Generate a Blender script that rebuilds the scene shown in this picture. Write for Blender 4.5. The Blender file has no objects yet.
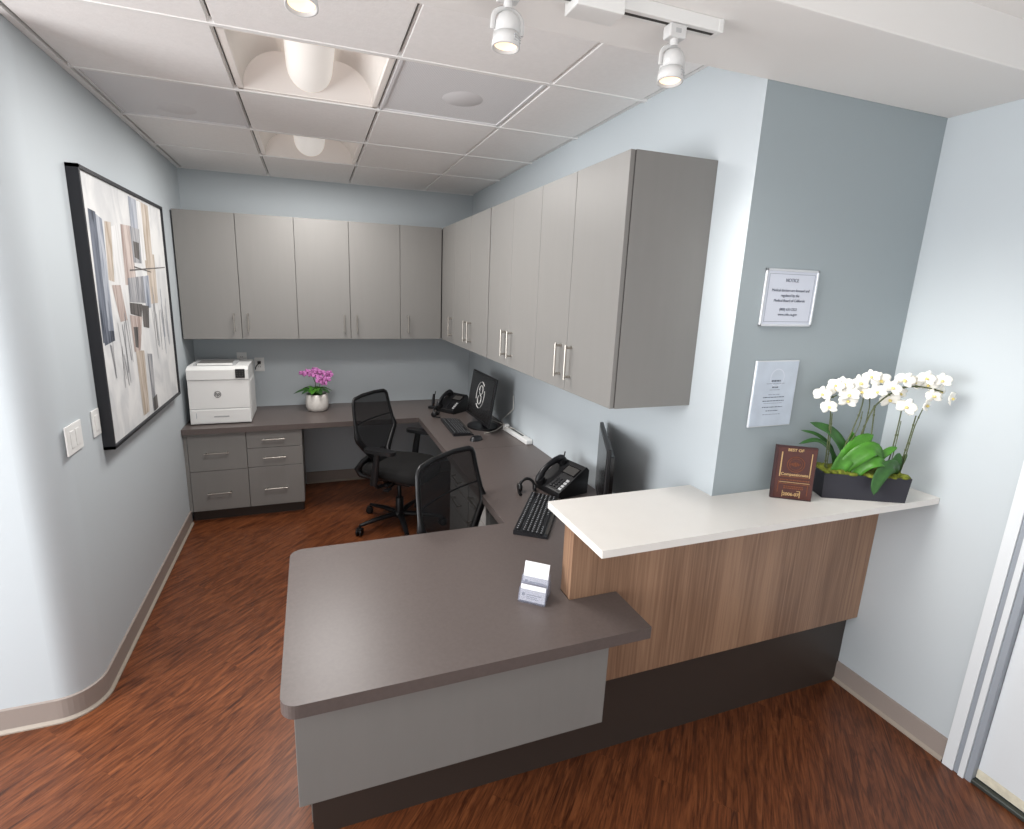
import bpy, bmesh, math, random
from mathutils import Vector, Matrix
random.seed(7)
SC = bpy.context.scene
COL = SC.collection
PI = math.pi

# ------------------------------------------------------------ camera
W, W2, H, H2, YC = 2.306, 3.189, 2.583, 2.443, -3.171
cd = bpy.data.cameras.new('camera'); cam = bpy.data.objects.new('camera', cd); COL.objects.link(cam)
cd.sensor_fit = 'HORIZONTAL'; cd.sensor_width = 36.0
cd.lens = 505.515 / 1024 * 36
cd.shift_x = 23.856 / 1024; cd.shift_y = -13.846 / 1024
cd.clip_start = 0.05
ra, ro, rz = math.radians(77.6193), math.radians(1.8487), math.radians(-19.3996)
cam.matrix_world = Matrix.Translation((0.8977, -4.5847, 1.7603)) @ Matrix.Rotation(rz, 4, 'Z') @ Matrix.Rotation(ra, 4, 'X') @ Matrix.Rotation(ro, 4, 'Z')
SC.camera = cam

# ------------------------------------------------------------ world and light
SC.view_settings.view_transform = 'Standard'
SC.view_settings.look = 'None'
SC.view_settings.gamma = 1.0
SC.view_settings.use_curve_mapping = False
SC.view_settings.exposure = 0.52
wd = bpy.data.worlds.new('world'); SC.world = wd; wd.use_nodes = True
bg = wd.node_tree.nodes['Background']
bg.inputs[0].default_value = (0.97, 0.98, 1.0, 1); bg.inputs[1].default_value = 0.74

def area(name, loc, target, sx, sy, power, color=(1, 1, 1), spread=PI):
    l = bpy.data.lights.new(name, 'AREA'); l.shape = 'RECTANGLE'; l.size = sx; l.size_y = sy
    l.energy = power; l.color = color; l.spread = spread
    o = bpy.data.objects.new(name, l); COL.objects.link(o); o.location = loc
    d = Vector(target) - Vector(loc)
    o.rotation_euler = d.to_track_quat('-Z', 'Y').to_euler()
    return o
def spot(name, loc, target, power, color=(1, .9, .78), angle=60, blend=.6, radius=.03):
    l = bpy.data.lights.new(name, 'SPOT'); l.energy = power; l.color = color
    l.spot_size = math.radians(angle); l.spot_blend = blend; l.shadow_soft_size = radius
    o = bpy.data.objects.new(name, l); COL.objects.link(o); o.location = loc
    d = Vector(target) - Vector(loc)
    o.rotation_euler = d.to_track_quat('-Z', 'Y').to_euler()
    return o
area('window_daylight', (-2.3, -3.75, 1.55), (1.6, -3.0, 1.3), 1.7, 1.7, 104, (0.97, 0.985, 1.0))
area('ceiling_fill_light', (1.0, -4.75, 1.25), (1.05, -4.0, 2.6), 1.2, 0.8, 8, (1.0, .985, .965))  # added fill light, aimed up to brighten the ceiling
spot('track_spot_right', (1.785, -3.40, 2.26), (3.19, -3.42, 1.22), 60, (1, .975, .93), 52, .9, .28)

# ------------------------------------------------------------ materials
def mat(name, color, rough=.5, metal=0, spec=None, noise=None, bump=None, emit=None, alpha=None, coat=0, trans=0, ior=1.45, sheen=0):
    m = bpy.data.materials.new(name); m.use_nodes = True
    nt = m.node_tree; b = nt.nodes['Principled BSDF']
    c = (*color, 1) if len(color) == 3 else color
    b.inputs['Base Color'].default_value = c
    b.inputs['Roughness'].default_value = rough; b.inputs['Metallic'].default_value = metal
    b.inputs['IOR'].default_value = ior
    if spec is not None: b.inputs['Specular IOR Level'].default_value = spec
    if coat: b.inputs['Coat Weight'].default_value = coat; b.inputs['Coat Roughness'].default_value = .15
    if trans: b.inputs['Transmission Weight'].default_value = trans
    if alpha is not None: b.inputs['Alpha'].default_value = alpha
    if sheen: b.inputs['Sheen Weight'].default_value = sheen
    if emit: b.inputs['Emission Color'].default_value = (*emit[0], 1); b.inputs['Emission Strength'].default_value = emit[1]
    tc = nt.nodes.new('ShaderNodeTexCoord')
    if noise:   # (scale xyz, amount, detail)
        mp = nt.nodes.new('ShaderNodeMapping'); mp.inputs['Scale'].default_value = noise[0]
        nz = nt.nodes.new('ShaderNodeTexNoise'); nz.inputs['Scale'].default_value = 1; nz.inputs['Detail'].default_value = noise[2]
        rp = nt.nodes.new('ShaderNodeValToRGB')
        a = noise[1]
        rp.color_ramp.elements[0].position = .3; rp.color_ramp.elements[1].position = .7
        rp.color_ramp.elements[0].color = tuple(max(0, x * (1 - a)) for x in c[:3]) + (1,)
        rp.color_ramp.elements[1].color = tuple(min(1, x * (1 + a)) for x in c[:3]) + (1,)
        nt.links.new(tc.outputs['Object'], mp.inputs['Vector']); nt.links.new(mp.outputs[0], nz.inputs['Vector'])
        nt.links.new(nz.outputs['Fac'], rp.inputs['Fac']); nt.links.new(rp.outputs['Color'], b.inputs['Base Color'])
    if bump:    # (scale, strength, distance)
        nb = nt.nodes.new('ShaderNodeTexNoise'); nb.inputs['Scale'].default_value = bump[0]; nb.inputs['Detail'].default_value = 3
        bp = nt.nodes.new('ShaderNodeBump'); bp.inputs['Strength'].default_value = bump[1]; bp.inputs['Distance'].default_value = bump[2]
        nt.links.new(tc.outputs['Object'], nb.inputs['Vector']); nt.links.new(nb.outputs['Fac'], bp.inputs['Height'])
        nt.links.new(bp.outputs['Normal'], b.inputs['Normal'])
    return m
def s2l(r, g, b):
    f = lambda v: (v / 255 / 12.92) if v / 255 <= .04045 else ((v / 255 + .055) / 1.055) ** 2.4
    return (f(r), f(g), f(b))

M = {}
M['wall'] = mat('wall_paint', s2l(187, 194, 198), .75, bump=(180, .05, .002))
M['wall_shade'] = mat('wall_paint_shade_tinted', s2l(156, 166, 170), .75, bump=(180, .05, .002))  # wall paint with the shade on one face put into its colour
M['fitting'] = mat('white_lamp_metal', s2l(206, 206, 205), .35)
M['ceil'] = mat('ceiling_tile', s2l(241, 239, 237), .9, noise=((60, 60, 60), .02, 4), bump=(120, .15, .003))
M['drywall'] = mat('drywall_white', s2l(232, 230, 227), .8)
M['grid'] = mat('grid_metal', s2l(238, 237, 235), .5)
M['base'] = mat('vinyl_base', s2l(150, 139, 132), .45)
M['caulk'] = mat('base_toe', s2l(160, 149, 137), .5)
M['cab'] = mat('cabinet_laminate', s2l(129, 127, 124), .40, noise=((30, 30, 3), .012, 3))
M['cabin'] = mat('cabinet_core', s2l(112, 110, 108), .6)
M['gap'] = mat('door_gap', s2l(60, 58, 56), .8)
M['desk'] = mat('desktop_laminate', s2l(94, 85, 82), .33, noise=((90, 90, 90), .06, 4))
M['plinth'] = mat('dark_plinth', s2l(58, 49, 44), .45)
M['quartz'] = mat('white_quartz', s2l(228, 225, 220), .22, noise=((14, 14, 14), .012, 5))
M['steel'] = mat('brushed_steel', (.46, .43, .39), .34, 1)
M['white'] = mat('white_plastic', s2l(228, 228, 226), .4)
M['offwhite'] = mat('printer_white', s2l(226, 226, 224), .38)
M['lgrey'] = mat('light_grey_plastic', s2l(176, 177, 178), .45)
M['black'] = mat('black_plastic', s2l(22, 22, 24), .38)
M['black2'] = mat('black_satin', s2l(30, 30, 33), .3)
M['fabric'] = mat('black_fabric', s2l(17, 16, 16), .9, bump=(400, .3, .001))
M['screen'] = mat('dark_screen', s2l(20, 19, 20), .22)
M['key'] = mat('black_keys', s2l(28, 28, 30), .45)
M['legend'] = mat('key_legend', s2l(170, 172, 176), .5)
M['ink'] = mat('print_grey', s2l(92, 98, 112), .7)
M['inkl'] = mat('print_pale_grey', s2l(140, 148, 162), .7)
M['paper'] = mat('paper_white', s2l(206, 211, 222), .6)
M['card'] = mat('card_white', s2l(236, 237, 240), .6)
M['paperblue'] = mat('certificate_paper', s2l(186, 196, 208), .5, noise=((18, 18, 18), .06, 4))
M['silver'] = mat('silver_frame', s2l(205, 208, 212), .3, .3)
M['pot'] = mat('white_ceramic', s2l(226, 222, 216), .35, noise=((60, 60, 60), .03, 3))
M['leaf'] = mat('leaf_green', s2l(62, 118, 32), .4, noise=((30, 30, 30), .3, 3))
M['leafd'] = mat('leaf_dark_green', s2l(44, 84, 36), .4, noise=((30, 30, 30), .25, 3))
M['stem'] = mat('flower_stem', s2l(78, 86, 52), .55)
M['petal'] = mat('white_petal', s2l(246, 244, 236), .6)
M['throat'] = mat('yellow_throat', s2l(226, 208, 130), .6)
M['pink'] = mat('magenta_petal', s2l(198, 122, 184), .6, noise=((120, 120, 120), .35, 3))
M['pinkd'] = mat('purple_throat', s2l(120, 30, 100), .6)
M['moss'] = mat('green_moss', s2l(104, 112, 34), .95, noise=((60, 60, 60), .5, 4), bump=(90, .9, .01))
M['planter'] = mat('charcoal_planter', s2l(42, 42, 50), .55)
M['mahog'] = mat('mahogany', s2l(66, 24, 14), .25, noise=((60, 12, 12), .2, 3), coat=.4)
M['mahogd'] = mat('mahogany_edge', s2l(56, 30, 30), .35)
M['gold'] = mat('gold_print', (.62, .42, .20), .35, .8)
M['golddull'] = mat('dull_gold_print', s2l(122, 66, 32), .5, .3)
M['frameblk'] = mat('black_frame', s2l(32, 33, 38), .5)
M['red'] = mat('red_tag', s2l(120, 30, 30), .5)
M['acrylic'] = mat('clear_acrylic', s2l(160, 162, 178), .08, alpha=.34)
M['cable'] = mat('pale_cable', s2l(190, 186, 178), .5)
M['doorpaint'] = mat('door_paint', s2l(214, 218, 221), .5)
M['jambgrey'] = mat('door_gasket_grey', s2l(146, 152, 160), .5)
M['thresh'] = mat('threshold_metal', s2l(74, 78, 74), .4, .5)
M['doorsill'] = mat('worn_door_edge', s2l(212, 206, 186), .6, noise=((40, 40, 40), .12, 4))
M['troffer'] = mat('troffer_white', s2l(238, 232, 226), .5, emit=((1, .93, .88), .03))
M['lens'] = mat('lamp_basket', s2l(240, 236, 230), .5, emit=((1, .95, .90), .22))
M['lampglow'] = mat('halogen_glow', (1, .8, .6), .4, emit=((1, .74, .5), .7))
M['vent'] = mat('vent_grey_white', s2l(222, 221, 222), .6)
M['darkrun'] = mat('runner_shadow_groove', s2l(92, 91, 90), .8)

# mesh fabric of the chair backs: open weave
def mesh_fabric():
    m = bpy.data.materials.new('open_mesh_fabric'); m.use_nodes = True; nt = m.node_tree
    b = nt.nodes['Principled BSDF']; b.inputs['Base Color'].default_value = (*s2l(24, 24, 27), 1); b.inputs['Roughness'].default_value = .8
    tr = nt.nodes.new('ShaderNodeBsdfTransparent'); mx = nt.nodes.new('ShaderNodeMixShader'); mx.inputs[0].default_value = .86
    out = nt.nodes['Material Output']
    nt.links.new(tr.outputs[0], mx.inputs[1]); nt.links.new(b.outputs[0], mx.inputs[2]); nt.links.new(mx.outputs[0], out.inputs[0])
    return m
M['mesh'] = mesh_fabric()

# walnut-look laminate with vertical grain
def wood_panel():
    m = bpy.data.materials.new('walnut_laminate'); m.use_nodes = True; nt = m.node_tree; b = nt.nodes['Principled BSDF']
    N = nt.nodes.new; L = nt.links.new
    tc = N('ShaderNodeTexCoord'); mp = N('ShaderNodeMapping'); mp.inputs['Scale'].default_value = (90, 90, 2.2)
    n1 = N('ShaderNodeTexNoise'); n1.inputs['Scale'].default_value = 1; n1.inputs['Detail'].default_value = 6; n1.inputs['Distortion'].default_value = .6
    mp2 = N('ShaderNodeMapping'); mp2.inputs['Scale'].default_value = (7, 7, .5)
    n2 = N('ShaderNodeTexNoise'); n2.inputs['Scale'].default_value = 1; n2.inputs['Detail'].default_value = 2
    mix = N('ShaderNodeMath'); mix.operation = 'ADD'
    r = N('ShaderNodeValToRGB'); e = r.color_ramp.elements
    e[0].position = .75; e[0].color = (*s2l(122, 92, 72), 1); e[1].position = 1.25; e[1].color = (*s2l(164, 130, 104), 1)
    hv = N('ShaderNodeMath'); hv.operation = 'MULTIPLY'; hv.inputs[1].default_value = 1.0
    L(tc.outputs['Object'], mp.inputs[0]); L(mp.outputs[0], n1.inputs['Vector']); L(tc.outputs['Object'], mp2.inputs[0]); L(mp2.outputs[0], n2.inputs['Vector'])
    L(n1.outputs['Fac'], mix.inputs[0]); L(n2.outputs['Fac'], mix.inputs[1]); L(mix.outputs[0], hv.inputs[0])
    e[0].position = .38; e[1].position = .62
    hv.inputs[1].default_value = .5
    L(hv.outputs[0], r.inputs['Fac']); L(r.outputs[0], b.inputs['Base Color']); b.inputs['Roughness'].default_value = .42
    return m
M['walnut'] = wood_panel()

# red-brown plank floor, grain laid diagonally
def floor_mat():
    m = bpy.data.materials.new('cherry_plank_vinyl'); m.use_nodes = True; nt = m.node_tree; b = nt.nodes['Principled BSDF']
    N = nt.nodes.new; L = nt.links.new
    tc = N('ShaderNodeTexCoord'); rot = N('ShaderNodeMapping'); rot.inputs['Rotation'].default_value = (0, 0, math.radians(-45))
    L(tc.outputs['Object'], rot.inputs[0])
    br = N('ShaderNodeTexBrick'); br.offset = .37; br.inputs['Scale'].default_value = 1
    br.inputs['Brick Width'].default_value = .92; br.inputs['Row Height'].default_value = .10
    br.inputs['Mortar Size'].default_value = .0009; br.inputs['Mortar Smooth'].default_value = .3; br.inputs['Bias'].default_value = 0
    br.inputs['Color1'].default_value = (0, 0, 0, 1); br.inputs['Color2'].default_value = (1, 1, 1, 1); br.inputs['Mortar'].default_value = (.4, .4, .4, 1)
    L(rot.outputs[0], br.inputs['Vector'])
    off = N('ShaderNodeVectorMath'); off.operation = 'MULTIPLY_ADD'; off.inputs[1].default_value = (7.3, 3.1, 5.7)
    L(br.outputs['Color'], off.inputs[0]); L(rot.outputs[0], off.inputs[2])
    st = N('ShaderNodeMapping'); st.inputs['Scale'].default_value = (4.6, 56, 1); L(off.outputs[0], st.inputs[0])
    n1 = N('ShaderNodeTexNoise'); n1.inputs['Scale'].default_value = 1; n1.inputs['Detail'].default_value = 7; n1.inputs['Roughness'].default_value = .62; n1.inputs['Distortion'].default_value = 1.7
    L(st.outputs[0], n1.inputs['Vector'])
    r = N('ShaderNodeValToRGB'); cr = r.color_ramp; cr.elements[0].position = .30; cr.elements[0].color = (*s2l(62, 32, 18), 1)
    cr.elements[1].position = .72; cr.elements[1].color = (*s2l(138, 82, 48), 1)
    el = cr.elements.new(.5); el.color = (*s2l(107, 59, 33), 1)
    L(n1.outputs['Fac'], r.inputs['Fac'])
    # plank to plank tone
    tone = N('ShaderNodeMapRange'); tone.inputs['To Min'].default_value = .93; tone.inputs['To Max'].default_value = 1.03
    L(br.outputs['Color'], tone.inputs['Value'])
    hs = N('ShaderNodeHueSaturation'); L(tone.outputs[0], hs.inputs['Value']); L(r.outputs[0], hs.inputs['Color'])
    # large darker knots and flames
    st2 = N('ShaderNodeMapping'); st2.inputs['Scale'].default_value = (2.6, 11, 1); L(off.outputs[0], st2.inputs[0])
    n2 = N('ShaderNodeTexNoise'); n2.inputs['Scale'].default_value = 1; n2.inputs['Detail'].default_value = 3; n2.inputs['Distortion'].default_value = 3.2; L(st2.outputs[0], n2.inputs['Vector'])
    r2 = N('ShaderNodeValToRGB'); r2.color_ramp.elements[0].position = .34; r2.color_ramp.elements[0].color = (.60, .55, .52, 1); r2.color_ramp.elements[1].position = .52; r2.color_ramp.elements[1].color = (1, 1, 1, 1)
    L(n2.outputs['Fac'], r2.inputs['Fac'])
    mx = N('ShaderNodeMix'); mx.data_type = 'RGBA'; mx.blend_type = 'MULTIPLY'; mx.inputs[0].default_value = 1
    L(hs.outputs[0], mx.inputs[6]); L(r2.outputs[0], mx.inputs[7]); L(mx.outputs[2], b.inputs['Base Color'])
    b.inputs['Roughness'].default_value = .36; b.inputs['Specular IOR Level'].default_value = .45
    bp = N('ShaderNodeBump'); bp.inputs['Strength'].default_value = .12; bp.inputs['Distance'].default_value = .002
    L(n1.outputs['Fac'], bp.inputs['Height']); L(bp.outputs[0], b.inputs['Normal'])
    return m
M['floor'] = floor_mat()

# perforated vent face
def perf():
    m = mat('perforated_grille', s2l(212, 212, 213), .6); nt = m.node_tree; b = nt.nodes['Principled BSDF']
    tc = nt.nodes.new('ShaderNodeTexCoord'); v = nt.nodes.new('ShaderNodeTexVoronoi'); v.inputs['Scale'].default_value = 160; v.inputs['Randomness'].default_value = 0
    r = nt.nodes.new('ShaderNodeValToRGB'); r.color_ramp.elements[0].position = .28; r.color_ramp.elements[0].color = (*s2l(212, 212, 214), 1)
    r.color_ramp.elements[1].position = .36; r.color_ramp.elements[1].color = (*s2l(232, 232, 233), 1)
    nt.links.new(tc.outputs['Object'], v.inputs['Vector']); nt.links.new(v.outputs['Distance'], r.inputs['Fac']); nt.links.new(r.outputs[0], b.inputs['Base Color'])
    return m
M['perf'] = perf()

# ------------------------------------------------------------ mesh builder
class MB:
    def __init__(s): s.v = []; s.f = []; s.m = []; s.sm = []; s.mats = []
    def mi(s, m):
        m = M[m] if isinstance(m, str) else m
        if m not in s.mats: s.mats.append(m)
        return s.mats.index(m)
    def add(s, vs, fs, m, smooth=False):
        o = len(s.v); k = s.mi(m); s.v += [tuple(p) for p in vs]
        for f in fs: s.f.append([o + i for i in f]); s.m.append(k); s.sm.append(smooth)
    def box(s, x0, x1, y0, y1, z0, z1, m, X=None):
        if x0 > x1: x0, x1 = x1, x0
        if y0 > y1: y0, y1 = y1, y0
        if z0 > z1: z0, z1 = z1, z0
        vs = [Vector((x, y, z)) for z in (z0, z1) for x, y in ((x0, y0), (x1, y0), (x1, y1), (x0, y1))]
        if X: vs = [X @ p for p in vs]
        s.add(vs, [(3, 2, 1, 0), (4, 5, 6, 7), (0, 1, 5, 4), (1, 2, 6, 5), (2, 3, 7, 6), (3, 0, 4, 7)], m)
    def prism(s, pts, z0, z1, m, X=None, smooth=False):   # pts ccw xy
        n = len(pts); vs = [Vector((x, y, z0)) for x, y in pts] + [Vector((x, y, z1)) for x, y in pts]
        if X: vs = [X @ p for p in vs]
        s.add(vs, [list(range(n))[::-1], list(range(n, 2 * n))], m)
        s.add(vs, [(i, (i + 1) % n, n + (i + 1) % n, n + i) for i in range(n)], m, smooth)
    def quad(s, a, b, c, d, m, smooth=False): s.add([a, b, c, d], [(0, 1, 2, 3)], m, smooth)
    def lathe(s, prof, m, X=None, n=24, cap=True, smooth=True):   # prof [(r,z)]
        vs = []; fs = []
        for r, z in prof:
            for i in range(n):
                a = 2 * PI * i / n; vs.append(Vector((r * math.cos(a), r * math.sin(a), z)))
        for j in range(len(prof) - 1):
            for i in range(n):
                fs.append((j * n + i, j * n + (i + 1) % n, (j + 1) * n + (i + 1) % n, (j + 1) * n + i))
        if X: vs = [X @ p for p in vs]
        s.add(vs, fs, m, smooth)
        if cap:
            k = len(prof) - 1
            s.add(vs, [list(range(n))[::-1], list(range(k * n, k * n + n))], m)
    def tube(s, pts, r, m, n=8, closed=False, flat=1.0, up=None, smooth=True):
        pts = [Vector(p) for p in pts]; N = len(pts)
        rs = r if isinstance(r, (list, tuple)) else [r] * N
        vs = []; fs = []; prev = None
        for i, p in enumerate(pts):
            if closed: t = (pts[(i + 1) % N] - pts[i - 1])
            else: t = pts[min(i + 1, N - 1)] - pts[max(i - 1, 0)]
            t.normalize()
            if up is not None: u = Vector(up)
            elif prev is not None: u = prev
            else: u = Vector((0, 0, 1)) if abs(t.z) < .9 else Vector((1, 0, 0))
            a = t.cross(u)
            if a.length < 1e-5: a = t.cross(Vector((1, 0, 0)))
            a.normalize(); b = a.cross(t); b.normalize(); prev = b
            for k in range(n):
                w = 2 * PI * k / n; vs.append(p + a * math.cos(w) * rs[i] + b * math.sin(w) * rs[i] * flat)
        M_ = N if closed else N - 1
        for i in range(M_):
            for k in range(n):
                j = (i + 1) % N
                fs.append((i * n + k, i * n + (k + 1) % n, j * n + (k + 1) % n, j * n + k))
        s.add(vs, fs, m, smooth)
        if not closed: s.add(vs, [list(range(n))[::-1], list(range((N - 1) * n, N * n))], m)
    def grid(s, P, m, smooth=True, closed_u=False):   # P[i][j] points
        a = len(P); b = len(P[0]); vs = [p for row in P for p in row]; fs = []
        for i in range(a - 1):
            for j in range(b - 1 if not closed_u else b):
                j2 = (j + 1) % b
                fs.append((i * b + j, i * b + j2, (i + 1) * b + j2, (i + 1) * b + j))
        s.add(vs, fs, m, smooth)
    def build(s, name, parent=None, bevel=0, solid=0, subd=0, loc=None, seg=2):
        me = bpy.data.meshes.new(name); me.from_pydata([tuple(p) for p in s.v], [], s.f)
        for m in s.mats: me.materials.append(m)
        for i, p in enumerate(me.polygons): p.material_index = s.m[i]; p.use_smooth = s.sm[i]
        me.update()
        o = bpy.data.objects.new(name, me); COL.objects.link(o)
        if loc: o.location = loc
        if parent: o.parent = parent
        if solid:
            md = o.modifiers.new('solid', 'SOLIDIFY'); md.thickness = solid; md.offset = 0
        if subd:
            md = o.modifiers.new('weld', 'WELD'); md.merge_threshold = 1e-5
            md = o.modifiers.new('subd', 'SUBSURF'); md.levels = subd; md.render_levels = subd
        if bevel:
            md = o.modifiers.new('bevel', 'BEVEL'); md.width = bevel; md.segments = seg; md.limit_method = 'ANGLE'; md.angle_limit = math.radians(40)
        return o
def thing(name, label, cat, loc=(0, 0, 0), rz=0, group=None):
    o = bpy.data.objects.new(name, None); COL.objects.link(o); o.empty_display_size = .1
    o.location = loc; o.rotation_euler = (0, 0, rz); o['label'] = label; o['category'] = cat
    if group: o['group'] = group
    return o
def tag(o, label, cat, group=None):
    o['label'] = label; o['category'] = cat
    if group: o['group'] = group
    return o
def struct(o): o['kind'] = 'structure'; return o
def arc(cx, cy, r, a0, a1, n=8):
    return [(cx + r * math.cos(math.radians(a0 + (a1 - a0) * i / n)), cy + r * math.sin(math.radians(a0 + (a1 - a0) * i / n))) for i in range(n + 1)]
def writing(name, body, size, m, X, parent, ext=.0004, align='CENTER', bold=0):
    cu = bpy.data.curves.new(name, 'FONT'); cu.body = body; cu.size = size; cu.align_x = align; cu.align_y = 'CENTER'; cu.extrude = ext; cu.offset = bold
    t = bpy.data.objects.new(name, cu); COL.objects.link(t)
    dg = bpy.context.evaluated_depsgraph_get(); me = bpy.data.meshes.new_from_object(t.evaluated_get(dg))
    bpy.data.objects.remove(t); bpy.data.curves.remove(cu)
    me.transform(X); me.materials.clear(); me.materials.append(M[m])
    o = bpy.data.objects.new(name, me); COL.objects.link(o); o.parent = parent
    return o
def frame_mat(origin, xdir, ydir):
    x = Vector(xdir).normalized(); y = Vector(ydir).normalized(); z = x.cross(y)
    return Matrix(((x.x, y.x, z.x, origin[0]), (x.y, y.y, z.y, origin[1]), (x.z, y.z, z.z, origin[2]), (0, 0, 0, 1)))

# ============================================================ SETTING
b = MB(); b.box(-3.6, 3.6, -6.2, .15, -.05, 0, 'floor'); struct(b.build('floor'))
# left wall with its rounded outer corner
R = .13; yl = -2.41
b = MB(); pts = [(0, .12), (-.14, .12), (-.14, -2.27), (-3.6, -2.27), (-3.6, yl)] + arc(-R, yl + R, R, -90, 0, 12)
b.prism(pts, 0, 2.72, 'wall', smooth=False)
o = b.build('wall_left'); struct(o)
for p in o.data.polygons:
    n = p.normal
    if abs(n.z) < .1 and n.x > .02 and n.y < -.02: p.use_smooth = True
b = MB(); b.box(0, W, 0, .12, 0, 2.72, 'wall'); struct(b.build('wall_back'))
b = MB(); b.box(W, W2, YC, .12, 0, 2.72, 'wall'); b.m[2] = b.mi('wall_shade'); struct(b.build('wall_right'))  # front face takes the paint darkened for shade
# lobby wall on the far right with the door opening
b = MB(); b.box(W2, W2 + .12, -3.706, .12, 0, 2.72, 'wall'); b.box(W2, W2 + .12, -6.2, -4.75, 0, 2.72, 'wall'); b.box(W2, W2 + .12, -4.75, -3.706, 2.1, 2.72, 'wall')
struct(b.build('wall_lobby'))
# baseboards
def base_strip(b, pts, side, h=.105, t=.008):
    # pts: polyline on wall; side: normal offset sign (left of direction = +1)
    P = [Vector((x, y, 0)) for x, y in pts]; off = []; off2 = []
    for i, p in enumerate(P):
        d = (P[min(i + 1, len(P) - 1)] - P[max(i - 1, 0)]).normalized(); n = Vector((-d.y, d.x, 0)) * side
        off.append(p + n * t); off2.append(p + n * (t + .010))
    up = Vector((0, 0, 1))
    rows = [[p + up * h for p in P], [p + up * (h - .004) for p in off], [p + up * .016 for p in off], [p + up * .006 for p in off2], [p for p in off2]]
    b.grid(rows[:3], 'base', smooth=False); b.grid(rows[2:], 'caulk', smooth=False)
b = MB(); base_strip(b, [(-3.6, yl)] + arc(-R, yl + R, R, -90, 0, 12) + [(0, -.62)], -1); struct(b.build('baseboard_left'))
b = MB(); base_strip(b, [(.80, 0), (W, 0)], -1); struct(b.build('baseboard_back'))
b = MB(); base_strip(b, [(W2, YC), (W2, -3.632)], -1, h=.10); b.box(W2 - .009, W2, -3.636, -3.632, 0, .1, 'base'); struct(b.build('baseboard_right'))

# suspended ceiling: tiles with stepped edges in an exposed grid
b = MB(); T = .6096; gx = [0.030, .630, 1.240, 1.849, 2.284]; gy = [-.022, -.687]
while gy[-1] > YC - .4: gy.append(gy[-1] - T)
skip = {(1, 1), (1, 3), (0, 2), (2, 3)}
CZ = H
for i in range(4):
    for j in range(len(gy) - 1):
        x0, x1, y1, y0 = gx[i], gx[i + 1], gy[j], gy[j + 1]
        if (i, j) in skip: continue
        if y0 < YC: y0 = YC
        if y1 <= YC: continue
        e = .009 if i else .004
        b.box(x0 + .009, x1 - .009, y0 + .006, y1 - .006, CZ - .007, CZ + .016, 'ceil')
for x in gx[1:-1]:
    b.box(x - .012, x - .003, YC, -.0, CZ + .004, CZ + .04, 'grid'); b.box(x + .003, x + .012, YC, 0, CZ + .004, CZ + .04, 'grid')
    b.box(x - .003, x + .003, YC, 0, CZ + .012, CZ + .04, 'darkrun')
for y in gy[1:]:
    if y < YC: continue
    b.box(0, W, y - .010, y + .010, CZ - .010, CZ + .04, 'grid')
b.box(0, .028, YC, 0, CZ - .012, CZ + .03, 'grid'); b.box(.028, .037, YC, 0, CZ + .006, CZ + .03, 'darkrun'); b.box(W - .020, W, YC, 0, CZ - .002, CZ + .03, 'grid')
b.box(0, W, -.018, 0, CZ - .010, CZ + .03, 'grid')
b.box(0, W, YC, 0, 2.72, 2.75, 'ceil')
struct(b.build('ceiling', bevel=.0012, seg=1))
# dropped drywall beam and the lobby ceiling beyond it
b = MB(); b.box(-3.6, W2, -3.515, YC, H2, 2.72, 'drywall'); struct(b.build('trim_1', bevel=.003))
b = MB(); b.box(-3.6, W2, -6.2, -3.515, 2.566, 2.72, 'drywall'); b.box(-3.6, -.0, YC, -2.41, 2.566, 2.72, 'drywall'); struct(b.build('ceiling.001'))

# door with frame on the lobby wall
b = MB()
b.box(W2 - .020, W2, -3.672, -3.636, 0, 2.14, 'doorpaint')
b.box(W2 - .014, W2, -3.688, -3.672, 0, 2.12, 'jambgrey')
b.box(W2 - .020, W2, -3.706, -3.688, 0, 2.11, 'doorpaint')
b.box(W2 - .012, W2 + .08, -3.726, -3.7065, 0, 2.10, 'jambgrey')
b.box(W2 - .02, W2 + .06, -4.75, -3.636, 2.10, 2.17, 'doorpaint'); b.box(W2 - .02, W2 + .06, -4.81, -4.75, 0, 2.17, 'doorpaint')
struct(b.build('trim_2', bevel=.0015))
b = MB(); b.box(W2 + .012, W2 + .055, -4.75, -3.727, .02, 2.10, 'doorpaint'); b.box(W2 + .010, W2 + .012, -4.75, -3.727, .022, .06, 'doorsill')
struct(b.build('door_1', bevel=.0015))
b = MB(); b.box(W2 - .01, W2 + .08, -4.75, -3.712, 0, .018, 'thresh'); struct(b.build('trim_3', bevel=.004))

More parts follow.
